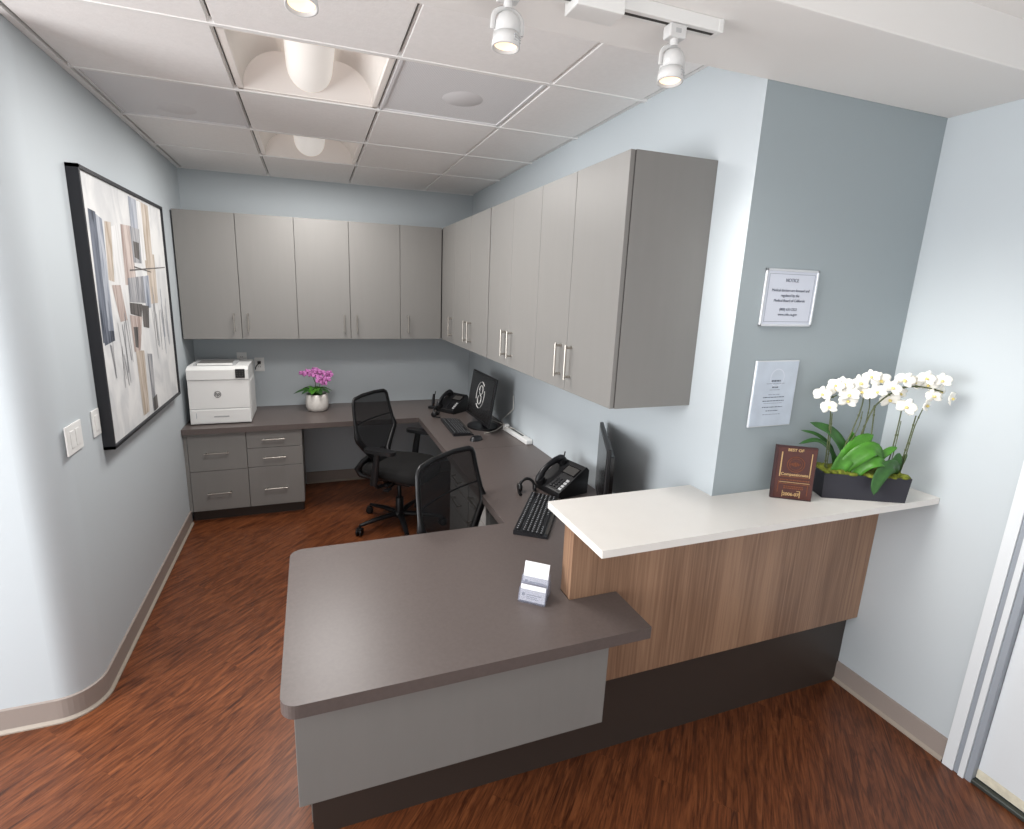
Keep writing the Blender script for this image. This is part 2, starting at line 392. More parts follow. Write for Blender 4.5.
# ============================================================ CEILING FITTINGS
def troffer(i, j, label):
    x0, x1, y0, y1 = gx[i] + .010, gx[i + 1] - .010, gy[j + 1] + .008, gy[j] - .008
    cx, cy = (x0 + x1) / 2, (y0 + y1) / 2; h = (x1 - x0) / 2; k = (y1 - y0) / 2
    t = thing('recessed_ceiling_light', label, 'ceiling light', (cx, cy, CZ), group=None)
    b = MB(); f = .022
    b.box(-h, h, -k, -k + f, -.004, .004, 'troffer'); b.box(-h, h, k - f, k, -.004, .004, 'troffer')
    b.box(-h, -h + f, -k, k, -.004, .004, 'troffer'); b.box(h - f, h, -k, k, -.004, .004, 'troffer')
    b.build('frame', t, bevel=.001)
    # reflector: two curved wings that rise from the frame to the lamp slots, sloped ends
    b = MB(); prof = []
    for s_ in (-1, 1):
        rows = []
        for q in range(13):
            a = q / 12 * PI / 2
            x = s_ * ((h - f) - .165 * (1 - math.cos(a))); z = .115 * math.sin(a)
            rows.append([(x, -k + f + z * 1.1, z), (x, k - f - z * 1.1, z)])
        b.grid(rows, 'troffer')
    # sloped ends
    for s_ in (-1, 1):
        b.quad((-h + f, s_ * (k - f), 0), (h - f, s_ * (k - f), 0), (h - f, s_ * (k - f - .13), .118), (-h + f, s_ * (k - f - .13), .118), 'troffer')
    b.box(-h + .1, h - .1, -k + .05, k - .05, .115, .122, 'troffer')
    b.build('reflector', t, solid=.001)
    # hanging rounded lamp basket
    b = MB(); rows = []; L = k - f - .02
    for q in range(17):
        a = PI * q / 16; x = -.095 * math.cos(a); z = .10 - .092 * math.sin(a) ** .8
        rows.append([(x, -L + .11 * (z / .11) * 1.0, z), (x, L - .11 * (z / .11) * 1.0, z)])
    b.grid(rows, 'lens')
    b.add([r[1] for r in rows], [list(range(17))], 'lens'); b.add([r[0] for r in rows], [list(range(17))[::-1]], 'lens')
    b.build('lamp_basket', t)
    return t
troffer(1, 3, 'large recessed square ceiling light with curved lamp basket, nearer the track spotlights')
troffer(1, 1, 'smaller-looking recessed square ceiling light, the one nearer the back wall')
def vent(i, j, label, off=(0, 0)):
    x0, x1, y0, y1 = gx[i] + .006, gx[i + 1] - .006, gy[j + 1] + .006, gy[j] - .006
    cx, cy = (x0 + x1) / 2, (y0 + y1) / 2; h = (x1 - x0) / 2; k = (y1 - y0) / 2
    t = thing('ceiling_vent', label, 'air vent', (cx, cy, CZ))
    b = MB(); f = .014
    b.box(-h, h, -k, -k + f, -.005, .01, 'vent'); b.box(-h, h, k - f, k, -.005, .01, 'vent')
    b.box(-h, -h + f, -k, k, -.005, .01, 'vent'); b.box(h - f, h, -k, k, -.005, .01, 'vent'); b.build('frame', t, bevel=.001)
    b = MB(); b.box(-h + f, h - f, -k + f, k - f, .000, .004, 'perf'); b.build('perforated_plate', t)
    b = MB(); b.lathe([(.0, -.0005), (.088, -.0005), (.094, .002)], 'vent', Matrix.Translation((off[0], off[1], -.0005)), 32, cap=False); b.build('round_neck', t)
    return t
vent(2, 3, 'grey square perforated ceiling vent right of the large ceiling light', (.03, .02))
vent(0, 2, 'grey square perforated ceiling vent next to the left wall', (-.02, .12))

# track lighting on the beam
ty = -3.385
t = thing('lighting_track', 'short white lighting track on the drywall beam, holding three spotlights', 'light track', (0, ty, H2))
b = MB(); b.box(.62, 1.905, -.018, .018, -.030, 0, 'white'); b.box(.62, 1.895, -.006, .006, -.0305, -.024, 'gap'); b.build('rail', t, bevel=.002)
b = MB(); b.box(1.895, 1.912, -.019, .019, -.031, 0, 'white'); b.build('end_cap', t, bevel=.003)
b = MB(); b.box(1.49, 1.615, -.032, .032, -.050, -.0, 'white'); b.build('feed_box', t, bevel=.003)
def track_head(x, zb, label, tilt=(0, 0)):
    t = thing('track_spotlight', label, 'spotlight', (x, ty, H2 - .031))
    b = MB(); b.box(-.024, .024, -.015, .015, -.030, 0, 'fitting'); b.box(-.010, .010, -.0155, .0155, -.022, -.008, 'lgrey'); b.lathe([(.010, -.045), (.010, -.030)], 'fitting', n=16); b.build('adapter', t, bevel=.003)
    top = -.045; bot = zb - (H2 - .031)
    Rm = Matrix.Translation((0, 0, top - .03)) @ Matrix.Rotation(math.radians(tilt[0]), 4, 'X') @ Matrix.Rotation(math.radians(tilt[1]), 4, 'Y') @ Matrix.Translation((0, 0, -(top - .03)))
    r = .030; L = abs(bot - top)
    zs = top - L * .30
    # wire yoke
    b = MB(); P = [(-r - .004, 0, zs - L * .30)] + [(-(r + .004) * math.cos(a) , 0, zs + (top - zs) * math.sin(a)) for a in [i * PI / 12 for i in range(13)]] + [(r + .004, 0, zs - L * .30)]
    b.tube([Rm @ Vector(p) for p in P], .003, 'fitting', 8, flat=2.0); b.build('yoke', t)
    b = MB(); b.lathe([(.006, top - L * .10), (.016, top - L * .12), (.023, top - L * .20), (r - .002, top - L * .36), (r - .001, top - L * .62), (r - .004, top - L * .63), (r - .004, top - L * .65), (r, top - L * .66), (r + .002, bot), (r - .002, bot - .0005), (r - .004, bot + .012)], 'fitting', Rm, 28, cap=False)
    for k in range(3): b.box(-.012, .012, -r - .0012, -r + .002, top - L * (.74 + .07 * k), top - L * (.77 + .07 * k), 'lgrey', Rm @ Matrix.Rotation(math.radians(35), 4, 'Z'))
    b.build('lamp_housing', t)
    b = MB(); b.lathe([(r - .004, bot + .006), (.016, bot + .012), (0.001, bot + .014)], 'lampglow', Rm, 24, cap=False); b.build('lamp', t)
    return t
track_head(.905, 2.288, 'white track spotlight above the large ceiling light, leftmost of three', (-8, 0))
track_head(1.337, 2.290, 'white track spotlight in the middle of the track, left of the feed box', (0, 3))
track_head(1.780, 2.285, 'white track spotlight at the right end of the track', (-4, 4))

# ============================================================ CABINETS
DC, ZT, ZB = .364, 2.240, 1.337
def bar_handle(b, a, c, out, r=.0045, proud=.030, inset=.012):
    """flat bar pull between points a and c, standing off along out"""
    a = Vector(a); c = Vector(c); o = Vector(out); d = (c - a).normalized()
    p = [a + d * inset, a + d * inset + o * proud]
    b.tube([a + d * inset, a + d * inset + o * proud], r, 'steel', 8)
    b.tube([c - d * inset, c - d * inset + o * proud], r, 'steel', 8)
    b.tube([a + o * proud, c + o * proud], r, 'steel', 8)
def wall_cab_back(x0, x1, doors, handles, label):
    t = thing('wall_cabinet', label, 'cabinet', (x0, 0, ZB), group=None)
    b = MB(); b.box(0, x1 - x0, -DC + .020, -.001, 0, ZT - ZB, 'cab'); b.box(.002, x1 - x0 - .002, -DC + .018, -DC + .021, .004, ZT - ZB - .002, 'gap'); b.build('body', t)
    for (d0, d1), hx in zip(doors, handles):
        b = MB(); b.box(d0 - x0 + .0018, d1 - x0 - .0018, -DC, -DC + .019, 0, ZT - ZB, 'cab'); dr = b.build('door', t, bevel=.001, seg=1)
        b = MB(); bar_handle(b, (hx - x0, -DC, .055), (hx - x0, -DC, .195), (0, -1, 0)); b.build('handle', dr)
    return t
d1, d2, d3, d4, d5, dx = .010, .404, .801, 1.197, 1.594, W - DC
wall_cab_back(d1, d3, [(d1, d2), (d2, d3)], [d2 - .048, d2 + .048], 'grey double-door wall cabinet above the white printer, in the left corner')
wall_cab_back(d3 + .0005, d5, [(d3, d4), (d4, d5)], [d4 - .048, d4 + .048], 'grey double-door wall cabinet in the middle of the back wall, above the purple orchid')
wall_cab_back(d5 + .0005, dx - .001, [(d5, dx - .004)], [d5 + .063], 'narrow grey single-door wall cabinet on the back wall beside the corner')
def wall_cab_right(y0, y1, doors, handles, label):   # y0 nearer the camera
    t = thing('wall_cabinet', label, 'cabinet', (W, y0, ZB))
    b = MB(); b.box(-DC + .020, -.001, 0, y1 - y0, 0, ZT - ZB, 'cab'); b.box(-DC + .018, -DC + .021, .002, y1 - y0 - .002, .004, ZT - ZB - .002, 'gap'); b.build('body', t)
    for (e0, e1), hy in zip(doors, handles):
        b = MB(); b.box(-DC, -DC + .019, e0 - y0 + .0018, e1 - y0 - .0018, 0, ZT - ZB, 'cab'); dr = b.build('door', t, bevel=.001, seg=1)
        b = MB(); bar_handle(b, (-DC, hy - y0, .055), (-DC, hy - y0, .205), (-1, 0, 0), r=.0055); b.build('handle', dr)
    return t
e1, e2, e3, e4, e5, e6, e7 = -.752, -1.161, -1.562, -1.932, -2.292, -2.621, -2.995
wall_cab_right(e1, -.001, [(e1, -.368)], [e1 + .05], 'grey wall cabinet tucked into the corner, farthest on the right wall')
wall_cab_right(e3 + .006, e1 - .0005, [(e2, e1), (e3 + .006, e2)], [e2 + .048, e2 - .048], 'grey double-door wall cabinet above the wall-side monitor with the white emblem')
wall_cab_right(e5 + .0005, e3 - .008, [(e4, e3 - .008), (e5, e4)], [e4 + .048, e4 - .048], 'grey double-door wall cabinet on the right wall, second from the near end')
wall_cab_right(e7, e5, [(e6, e5), (e7 + .004, e6)], [e6 + .048, e6 - .048], 'grey double-door wall cabinet nearest the camera, its dark side panel showing')

# ============================================================ BASE UNITS AND DESKS
ZD, TH = .730, .040
D = .659; XR = 1.690; SEAM = -1.545
b = MB(); b.prism([(.002, -.001), (.002, -D), (XR, -D), (XR, SEAM), (W - .001, SEAM), (W - .001, -.001)][::1], ZD - TH, ZD, 'desk')
tag(b.build('corner_worktop', bevel=.002), 'dark brown L-shaped worktop along the back wall under the printer and purple orchid', 'worktop')
PL, PF, PB, PR = .783, -3.428, -2.617, 1.881
pts = [(XR, SEAM - .002), (XR, PB)] + arc(PL + .05, PB - .05, .05, 90, 180, 8) + arc(PL + .045, PF + .045, .045, 180, 270, 8) + [(PR, PF), (PR, -3.224), (1.694, -3.224), (1.694, -3.155), (W - .001, -3.155), (W - .001, SEAM - .002)]
b = MB(); b.prism(pts, ZD - TH, ZD, 'desk')
tag(b.build('peninsula_worktop', bevel=.002), 'dark taupe worktop of the near peninsula desk, holding the card holder', 'worktop')
# pedestal with drawers, back left
def drawer(parent, b, hp, name='drawer'):
    dr = b.build('drawer', parent, bevel=.001, seg=1); h = MB(); bar_handle(h, *hp); h.build('handle', dr); return dr
X0, X1, XM, YF = .024, .796, .408, -.629; zb, zt = .092, ZD - TH - .001
t = thing('drawer_cabinet', 'grey base cabinet with five drawers under the worktop, below the printer', 'cabinet', (0, 0, 0))
b = MB(); b.box(X0, X1, YF + .020, -.002, zb, zt, 'cab'); b.box(X0 + .003, X1 - .003, YF + .018, YF + .021, zb + .003, zt - .003, 'gap'); b.build('body', t)
b = MB(); b.box(.001, X0 - .001, YF + .004, -.3, zb, zt, 'cab'); b.build('filler_strip', t)
b = MB(); b.box(.01, X1 - .01, YF + .06, -.01, 0, zb, 'plinth'); b.build('plinth', t)
g = .0018
for (x0, x1, z0, z1) in [(X0, XM, .401, zt), (X0, XM, zb, .401), (XM, X1, .553, zt), (XM, X1, .405, .553), (XM, X1, zb, .405)]:
    b = MB(); b.box(x0 + g, x1 - g, YF, YF + .019, z0 + g, z1 - g, 'cab'); cx = (x0 + x1) / 2 - .006; cz = (z0 + z1) / 2 + (-.005 if x0 < .1 else 0)
    if z0 == zb: cz = .232 + (.0 if x0 < .1 else .0)
    drawer(t, b, ((cx - .08, YF, cz), (cx + .08, YF, cz), (0, -1, 0)))
# pedestals under the right-hand run
def pedestal(y0, y1, label):
    t = thing('drawer_pedestal', label, 'cabinet', (0, 0, 0)); xf = XR + .028
    b = MB(); b.box(xf + .02, W - .01, y0, y1, .09, ZD - TH - .001, 'cab'); b.build('body', t)
    b = MB(); b.box(xf + .07, W - .02, y0 + .005, y1 - .005, 0, .09, 'plinth'); b.build('plinth', t)
    for z0, z1 in ((.545, ZD - TH - .002), (.395, .545), (.09, .395)):
        b = MB(); b.box(xf, xf + .019, y0 + g, y1 - g, z0 + g, z1 - g, 'cab'); cy = (y0 + y1) / 2; cz = (z0 + z1) / 2
        drawer(t, b, ((xf, cy + .08, cz), (xf, cy - .08, cz), (-1, 0, 0)))
pedestal(-1.96, -1.56, 'grey three-drawer pedestal under the right-hand desk, seen through the near chair back')
pedestal(-2.28, -1.97, 'pale grey drawer pedestal under the desk, right of the near chair back')
# reception desk base
BZ = .359
t = thing('reception_desk_base', 'low grey reception desk base under the near end of the taupe worktop', 'desk base', (0, 0, 0))
b = MB(); b.box(.813, 1.763, -3.379, -3.240, BZ, ZD - TH - .001, 'cab'); b.build('front_panel', t, bevel=.0015)
b = MB(); b.box(.833, 1.668, -3.240, -3.15, BZ, ZD - TH - .001, 'cab'); b.build('body', t)
b = MB(); b.box(.833, .853, -3.134, -2.70, .0, ZD - TH - .001, 'cab'); b.build('gable_panel', t)
t = thing('transaction_counter', 'raised reception counter with white stone top and walnut front beside the right wall', 'counter', (0, 0, 0))
b = MB(); b.box(1.7005, W2 - .001, -3.223, -3.203, BZ, .998, 'walnut'); b.build('front_panel', t, bevel=.001)
b = MB(); b.box(1.6955, 1.7145, -3.2225, -3.157, ZD + .0005, .998, 'walnut'); b.build('end_panel', t, bevel=.001)
b = MB(); b.box(1.715, W2 - .001, -3.2025, -3.1725, ZD + .0005, .998, 'walnut'); b.box(1.715, W - .002, -3.172, -3.157, ZD + .0005, .998, 'walnut'); b.build('core', t)
b = MB(); b.prism([(1.677, -3.055), (1.677, -3.423), (W2 - .001, -3.423), (W2 - .001, YC - .001), (W - .001, YC - .001), (W - .001, -3.055)], .998, 1.023, 'quartz'); b.build('stone_top', t, bevel=.002)
b = MB(); b.box(.838, W2 - .001, -3.182, -3.1725, 0, BZ - .001, 'plinth'); b.box(.838, 1.70, -3.1725, -3.135, 0, BZ - .001, 'plinth'); b.build('kick_panel', t, bevel=.001)

# ============================================================ WALL THINGS
# painting
t = thing('framed_painting', 'large abstract painting in a deep black frame on the left wall', 'painting', (0, -1.375, 1.60))
y0, y1, z0, z1 = -2.0, -.748, 1.008, 2.200; oy, oz = -1.375, 1.60
b = MB(); fw = .014
for a in [(y0, y1, z0, z0 + fw), (y0, y1, z1 - fw, z1), (y0, y0 + fw, z0, z1), (y1 - fw, y1, z0, z1)]: b.box(.001, .045, a[0] - oy, a[1] - oy, a[2] - oz, a[3] - oz, 'frameblk')
b.build('frame', t)
def strokes():
    def pm(name, c1, c2, sc=(1, 3, 14)):
        m = mat(name, c1, .7); nt = m.node_tree; bs = nt.nodes['Principled BSDF']; tc = nt.nodes.new('ShaderNodeTexCoord'); mp = nt.nodes.new('ShaderNodeMapping'); mp.inputs['Scale'].default_value = sc
        n = nt.nodes.new('ShaderNodeTexNoise'); n.inputs['Scale'].default_value = 1.4; n.inputs['Detail'].default_value = 5; n.inputs['Distortion'].default_value = 1
        r = nt.nodes.new('ShaderNodeValToRGB'); r.color_ramp.elements[0].position = .38; r.color_ramp.elements[0].color = (*c1, 1); r.color_ramp.elements[1].position = .62; r.color_ramp.elements[1].color = (*c2, 1)
        nt.links.new(tc.outputs['Object'], mp.inputs[0]); nt.links.new(mp.outputs[0], n.inputs['Vector']); nt.links.new(n.outputs['Fac'], r.inputs['Fac']); nt.links.new(r.outputs[0], bs.inputs['Base Color']); return m
    V = (1, 26, 2.2)
    M['p_bg'] = pm('canvas_white', s2l(196, 197, 198), s2l(216, 216, 215), (1, 5, 3))
    M['p_navy'] = pm('paint_slate', s2l(52, 58, 70), s2l(112, 118, 130), V)
    M['p_blue'] = pm('paint_grey_blue', s2l(112, 120, 134), s2l(176, 180, 188), V)
    M['p_beige'] = pm('paint_beige', s2l(160, 146, 130), s2l(200, 190, 180), V)
    M['p_pink'] = pm('paint_taupe_pink', s2l(146, 128, 122), s2l(196, 184, 178), V)
    M['p_grey'] = pm('paint_mid_grey', s2l(112, 114, 120), s2l(172, 172, 174), V)
    M['p_dark'] = pm('paint_charcoal', s2l(58, 56, 56), s2l(108, 104, 102), V)
    M['p_white'] = pm('paint_white', s2l(204, 204, 203), s2l(222, 222, 222), V)
strokes()
b = MB(); b.box(.030, .034, y0 + fw - oy, y1 - fw - oy, z0 + fw - oz, z1 - fw - oz, 'p_bg')
ST = [('p_blue', [(-1.853, 2.029), (-1.773, 2.014), (-1.799, 1.501), (-1.889, 1.496)]), ('p_navy', [(-1.925, 2.041), (-1.845, 2.036), (-1.865, 1.475), (-1.945, 1.478)]), ('p_navy', [(-1.93, 1.53), (-1.80, 1.52), (-1.80, 1.475), (-1.93, 1.465)]),
      ('p_beige', [(-1.75, 2.008), (-1.669, 2.012), (-1.714, 1.74), (-1.787, 1.749)]), ('p_white', [(-1.67, 1.994), (-1.536, 2.017), (-1.603, 1.602), (-1.703, 1.603)]),
      ('p_pink', [(-1.536, 2.017), (-1.378, 2.024), (-1.391, 1.726), (-1.564, 1.726)]), ('p_pink', [(-1.757, 1.726), (-1.637, 1.726), (-1.597, 1.556), (-1.699, 1.553)]),
      ('p_blue', [(-1.371, 2.173), (-1.242, 2.17), (-1.256, 2.021), (-1.377, 2.009)]), ('p_beige', [(-1.228, 2.175), (-1.024, 2.169), (-1.045, 1.8), (-1.196, 1.818)]),
      ('p_white', [(-1.242, 2.17), (-1.165, 2.172), (-1.17, 1.86), (-1.25, 1.86)]), ('p_grey', [(-1.40, 2.02), (-1.24, 2.02), (-1.26, 1.84), (-1.40, 1.84)]), ('p_dark', [(-1.369, 1.95), (-1.269, 1.947), (-1.294, 1.857), (-1.371, 1.869)]),
      ('p_beige', [(-1.168, 1.9), (-1.003, 1.9), (-1.02, 1.621), (-1.195, 1.62)]), ('p_grey', [(-1.522, 1.76), (-1.25, 1.774), (-1.25, 1.627), (-1.535, 1.642)]), ('p_blue', [(-1.27, 1.77), (-1.16, 1.78), (-1.17, 1.60), (-1.27, 1.60)]),
      ('p_dark', [(-1.536, 1.639), (-1.334, 1.625), (-1.368, 1.557), (-1.541, 1.583)]), ('p_dark', [(-1.344, 1.62), (-1.219, 1.61), (-1.255, 1.489), (-1.353, 1.503)]),
      ('p_pink', [(-1.558, 1.579), (-1.359, 1.557), (-1.449, 1.389), (-1.549, 1.39)]), ('p_dark', [(-1.523, 1.516), (-1.446, 1.51), (-1.481, 1.403), (-1.524, 1.413)]),
      ('p_beige', [(-1.528, 1.396), (-1.391, 1.379), (-1.416, 1.047), (-1.526, 1.046)]), ('p_grey', [(-1.341, 1.356), (-1.257, 1.344), (-1.281, 1.036), (-1.345, 1.03)]), ('p_dark', [(-1.33, 1.10), (-1.25, 1.11), (-1.25, 1.03), (-1.33, 1.025)]),
      ('p_dark', [(-1.476, 1.803), (-.785, 1.836), (-.788, 1.831), (-1.479, 1.795)]), ('p_dark', [(-1.40, 1.822), (-1.1, 1.80), (-1.1, 1.795), (-1.40, 1.815)])]
for k, (m_, p) in enumerate(ST):
    x = .0343 + .00004 * k
    b.add([(x, q[0] - oy, q[1] - oz) for q in p], [(3, 2, 1, 0)], m_)
rnd = random.Random(3)
for k in range(22):   # dry brush lines
    if k < 12: yy = -1.16 + rnd.uniform(0, .30); zz = rnd.uniform(1.30, 1.42); L = rnd.uniform(.12, .32); m_ = 'p_grey' if k % 2 else 'p_blue'
    else: yy = -1.86 + rnd.uniform(0, .28); zz = rnd.uniform(1.22, 1.36); L = rnd.uniform(.15, .32); m_ = 'p_grey'
    w = rnd.uniform(.003, .009); s_ = rnd.uniform(-.05, .03)
    P = [(yy - oy, zz - oz), (yy + s_ * .4 - oy, zz + L * .5 - oz), (yy + s_ - oy, zz + L - oz)]
    for (a0, c0), (a1, c1) in zip(P, P[1:]):
        b.add([(.0356, a0, c0), (.0356, a0 + w, c0), (.0356, a1 + w, c1), (.0356, a1, c1)], [(0, 1, 2, 3)], m_)
b.build('canvas', t)

# switches on the left wall, outlets on the back wall
def plate(loc, rot, w, h, gangs, kind, label, cat, name):
    t = thing(name, label, cat, loc, rot)    # local: x along wall, -y out
    b = MB(); b.box(-w / 2, w / 2, -.006, 0, -h / 2, h / 2, 'white'); b.build('cover_plate', t, bevel=.002)
    for k in range(gangs):
        cx = (k - (gangs - 1) / 2) * .046
        if kind == 'rocker': b = MB(); b.box(cx - .016, cx + .016, -.009, -.006, -.033, .033, 'white'); b.build('rocker_switch', t, bevel=.001)
        else:
            for s_ in (-1, 1):
                b = MB(); b.box(cx - .016, cx + .016, -.008, -.006, s_ * .020 - .014, s_ * .020 + .014, 'white'); b.box(cx - .008, cx - .005, -.0084, -.008, s_ * .02 - .004, s_ * .02 + .006, 'gap'); b.box(cx + .005, cx + .008, -.0084, -.008, s_ * .02 - .004, s_ * .02 + .006, 'gap'); b.build('socket', t)
    return t
plate((.001, -2.27, 1.145), PI / 2, .14, .115, 2, 'rocker', 'wide white double light switch on the left wall near the rounded corner', 'light switch', 'light_switch')
plate((.001, -2.05, 1.148), PI / 2, .075, .115, 1, 'rocker', 'narrow white single light switch on the left wall beside the painting frame', 'light switch', 'light_switch')
plate((.345, -.001, 1.135), 0, .075, .115, 1, 'socket', 'white wall outlet half hidden behind the printer', 'outlet', 'wall_outlet')
t = plate((.475, -.001, 1.090), 0, .075, .115, 1, 'socket', 'white wall outlet right of the printer with a black plug in it', 'outlet', 'wall_outlet')
b = MB(); b.box(.463, .487, -.036, -.010, 1.098, 1.120, 'black'); b.tube([(.475, -.036, 1.108), (.47, -.05, 1.10), (.455, -.045, 1.085), (.447, -.03, 1.072), (.442, -.012, 1.05)], .004, 'black', 6)
tag(b.build('power_plug', bevel=.002), 'small black plug and cord in the outlet right of the printer', 'plug')

# notices on the dark wall
t = thing('framed_notice', 'white framed square notice, the upper of two on the shaded wall', 'notice', (2.535, YC - .002, 1.764))
w, h = .250, .202
b = MB()
for a in [(-w / 2, w / 2, -h / 2, -h / 2 + .008), (-w / 2, w / 2, h / 2 - .008, h / 2), (-w / 2, -w / 2 + .008, -h / 2, h / 2), (w / 2 - .008, w / 2, -h / 2, h / 2)]: b.box(a[0], a[1], -.007, 0, a[2], a[3], 'silver')
b.build('frame', t, bevel=.001)
b = MB(); b.box(-w / 2 + .008, w / 2 - .008, -.005, 0, -h / 2 + .008, h / 2 - .008, 'paper')
q = .0165
for a in [(-w / 2 + q, w / 2 - q, -h / 2 + q, -h / 2 + q + .0015), (-w / 2 + q, w / 2 - q, h / 2 - q - .0015, h / 2 - q), (-w / 2 + q, -w / 2 + q + .0015, -h / 2 + q, h / 2 - q), (w / 2 - q - .0015, w / 2 - q, -h / 2 + q, h / 2 - q)]: b.box(a[0], a[1], -.0054, -.005, a[2], a[3], 'inkl')
sheet = b.build('sheet', t)
for s_, z, sz in [('NOTICE', .062, .017), ('Medical doctors are licensed and', .027, .0135), ('regulated by the', .009, .0135), ('Medical Board of California', -.009, .0135), ('(800) 633-2322', -.040, .0135), ('www.mbc.ca.gov', -.058, .0135)]:
    writing('print', s_, sz, 'ink', frame_mat((0, -.0055, z), (1, 0, 0), (0, 0, 1)), sheet)
t = thing('framed_certificate', 'pale certificate plaque, the lower of two on the shaded wall', 'certificate', (2.527, YC - .002, 1.412))
w, h = .208, .252
b = MB(); b.box(-w / 2, w / 2, -.008, 0, -h / 2, h / 2, 'silver'); b.build('backing', t, bevel=.002)
b = MB(); b.box(-w / 2 + .004, w / 2 - .004, -.0092, -.008, -h / 2 + .004, h / 2 - .004, 'paperblue')
rr = random.Random(5)
for z, L, th in [(.050, .044, .006), (.040, .090, .0022), (.026, .030, .005), (.016, .050, .0022), (-.002, .056, .0025), (-.012, .104, .003), (-.026, .104, .003), (-.035, .09, .002), (-.050, .100, .0028), (-.064, .060, .0028), (-.078, .086, .0025)]:
    x = -L / 2
    while x < L / 2:
        d = rr.uniform(.004, .014); b.box(x, min(x + d, L / 2), -.0096, -.0092, z - th / 2, z + th / 2, 'ink' if th > .0026 else 'inkl'); x += d + .0022
b.lathe([(.031, 0), (.034, 0)], 'paper', Matrix.Translation((.004, -.0094, .062)) @ Matrix.Rotation(PI / 2, 4, 'X'), 24, cap=False)
b.build('sheet', t)

# ============================================================ PRINTER
t = thing('laser_printer', 'white laser printer on the worktop in the left corner', 'printer', (.245, -.345, ZD))
w, dd, h = .200, .205, .0
b = MB()
b.box(-w, w, -dd, dd, .008, .115, 'offwhite'); b.box(-w + .004, w - .004, -dd + .004, dd, .115, .120, 'lgrey')
b.box(-w, w, -dd + .002, dd, .120, .330, 'offwhite'); b.box(-w + .003, w - .003, -dd + .006, dd, .330, .333, 'lgrey')
b.prism([(-dd - .004, .333), (dd, .333), (dd, .425), (-dd + .05, .425), (-dd - .004, .405)], -w, w, 'offwhite', frame_mat((0, 0, 0), (0, 1, 0), (0, 0, 1)))
for sx in (-1, 1):
    for sy in (-1, 1): b.box(sx * .17 - .015, sx * .17 + .015, sy * .17 - .015, sy * .17 + .015, 0, .009, 'black')
b.box(w, w + .003, -.16, .16, .03, .31, 'white')
b.build('body', t, bevel=.008, seg=3)
b = MB(); b.box(-w + .012, w - .012, -dd - .003, -dd + .002, .016, .108, 'offwhite'); b.box(-.045, .055, -dd - .005, -dd - .003, .055, .066, 'lgrey'); b.box(-w + .04, -w + .043, -dd - .0036, -dd - .003, .05, .09, 'inkl'); b.build('paper_tray', t, bevel=.002)
b = MB(); b.prism([(-.13, .4255), (.15, .4255), (.15, .436), (-.10, .432)], -w + .03, w - .09, 'lgrey', frame_mat((0, 0, 0), (0, 1, 0), (0, 0, 1))); b.box(-w + .05, w - .12, -.12, .08, .430, .437, 'cabin'); b.box(-w + .06, w - .11, -.145, -.11, .428, .441, 'white'); b.build('output_tray', t, bevel=.002)
b = MB(); b.box(w - .085, w - .022, -dd - .012, -dd + .03, .345, .408, 'screen'); pn = b.build('control_panel', t, bevel=.003)
b = MB()
for i in range(3):
    for j in range(3): b.box(w - .078 + i * .018, w - .068 + i * .018, -dd - .0126, -dd - .012, .356 + j * .016, .365 + j * .016, 'gap')
b.build('touch_icons', pn)
b = MB(); X = Matrix.Translation((-.012, -dd + .001, .225)) @ Matrix.Rotation(PI / 2, 4, 'X')
b.lathe([(.0235, 0), (.0235, .0008), (.020, .0008), (.020, 0)], 'black', X, 32, cap=False); lg = b.build('round_logo', t)
writing('print', 'hp', .034, 'black', frame_mat((-.012, -dd + .0005, .2265), (1, 0, 0), (.25, 0, 1)), lg, bold=.0008)

# ============================================================ PLANTS
def leaf(b, pts, w, m='leaf', cup=.25, up=(0, 0, 1)):
    """strap leaf along a polyline, widest in the middle, folded along its midrib"""
    P = [Vector(p) for p in pts]
    # resample with catmull-rom
    Q = []; n = 12
    E_ = [P[0] * 2 - P[1]] + P + [P[-1] * 2 - P[-2]]
    for i in range(1, len(E_) - 2):
        for k in range(n // (len(P) - 1)):
            t_ = k / (n // (len(P) - 1)); a, b_, c, d = E_[i - 1], E_[i], E_[i + 1], E_[i + 2]
            Q.append(.5 * ((2 * b_) + (c - a) * t_ + (2 * a - 5 * b_ + 4 * c - d) * t_ ** 2 + (3 * b_ - a - 3 * c + d) * t_ ** 3))
    Q.append(P[-1]); N = len(Q); rows = []
    for i, p in enumerate(Q):
        s_ = i / (N - 1); ww = w * (math.sin(PI * min(1, .12 + s_ * .88)) ** .55) * (1 if s_ < .98 else .15)
        tdir = (Q[min(i + 1, N - 1)] - Q[max(i - 1, 0)]).normalized(); side = tdir.cross(Vector(up))
        if side.length < .05: side = Vector((1, 0, 0))
        side.normalize(); nrm = side.cross(tdir).normalized()
        rows.append([p - side * ww + nrm * ww * cup, p - side * ww * .5 + nrm * ww * cup * .35, p, p + side * ww * .5 + nrm * ww * cup * .35, p + side * ww + nrm * ww * cup])
    b.grid(rows, m)
def petal_disc(b, c, ax, ang, L, wd, m, X, cup=.15):
    """one petal: pointed oval patch radiating from the centre in direction ang"""
    rows = []
    for i in range(5):
        s_ = i / 4; ww = wd * math.sin(PI * (.12 + .80 * s_)) ** .8 * .5
        rows.append([X @ Vector((math.cos(ang) * L * s_ - math.sin(ang) * ww * k, math.sin(ang) * L * s_ + math.cos(ang) * ww * k, L * cup * s_ * s_ - abs(k) * wd * .10)) for k in (-1, -.5, 0, .5, 1)])
    b.grid(rows, m)
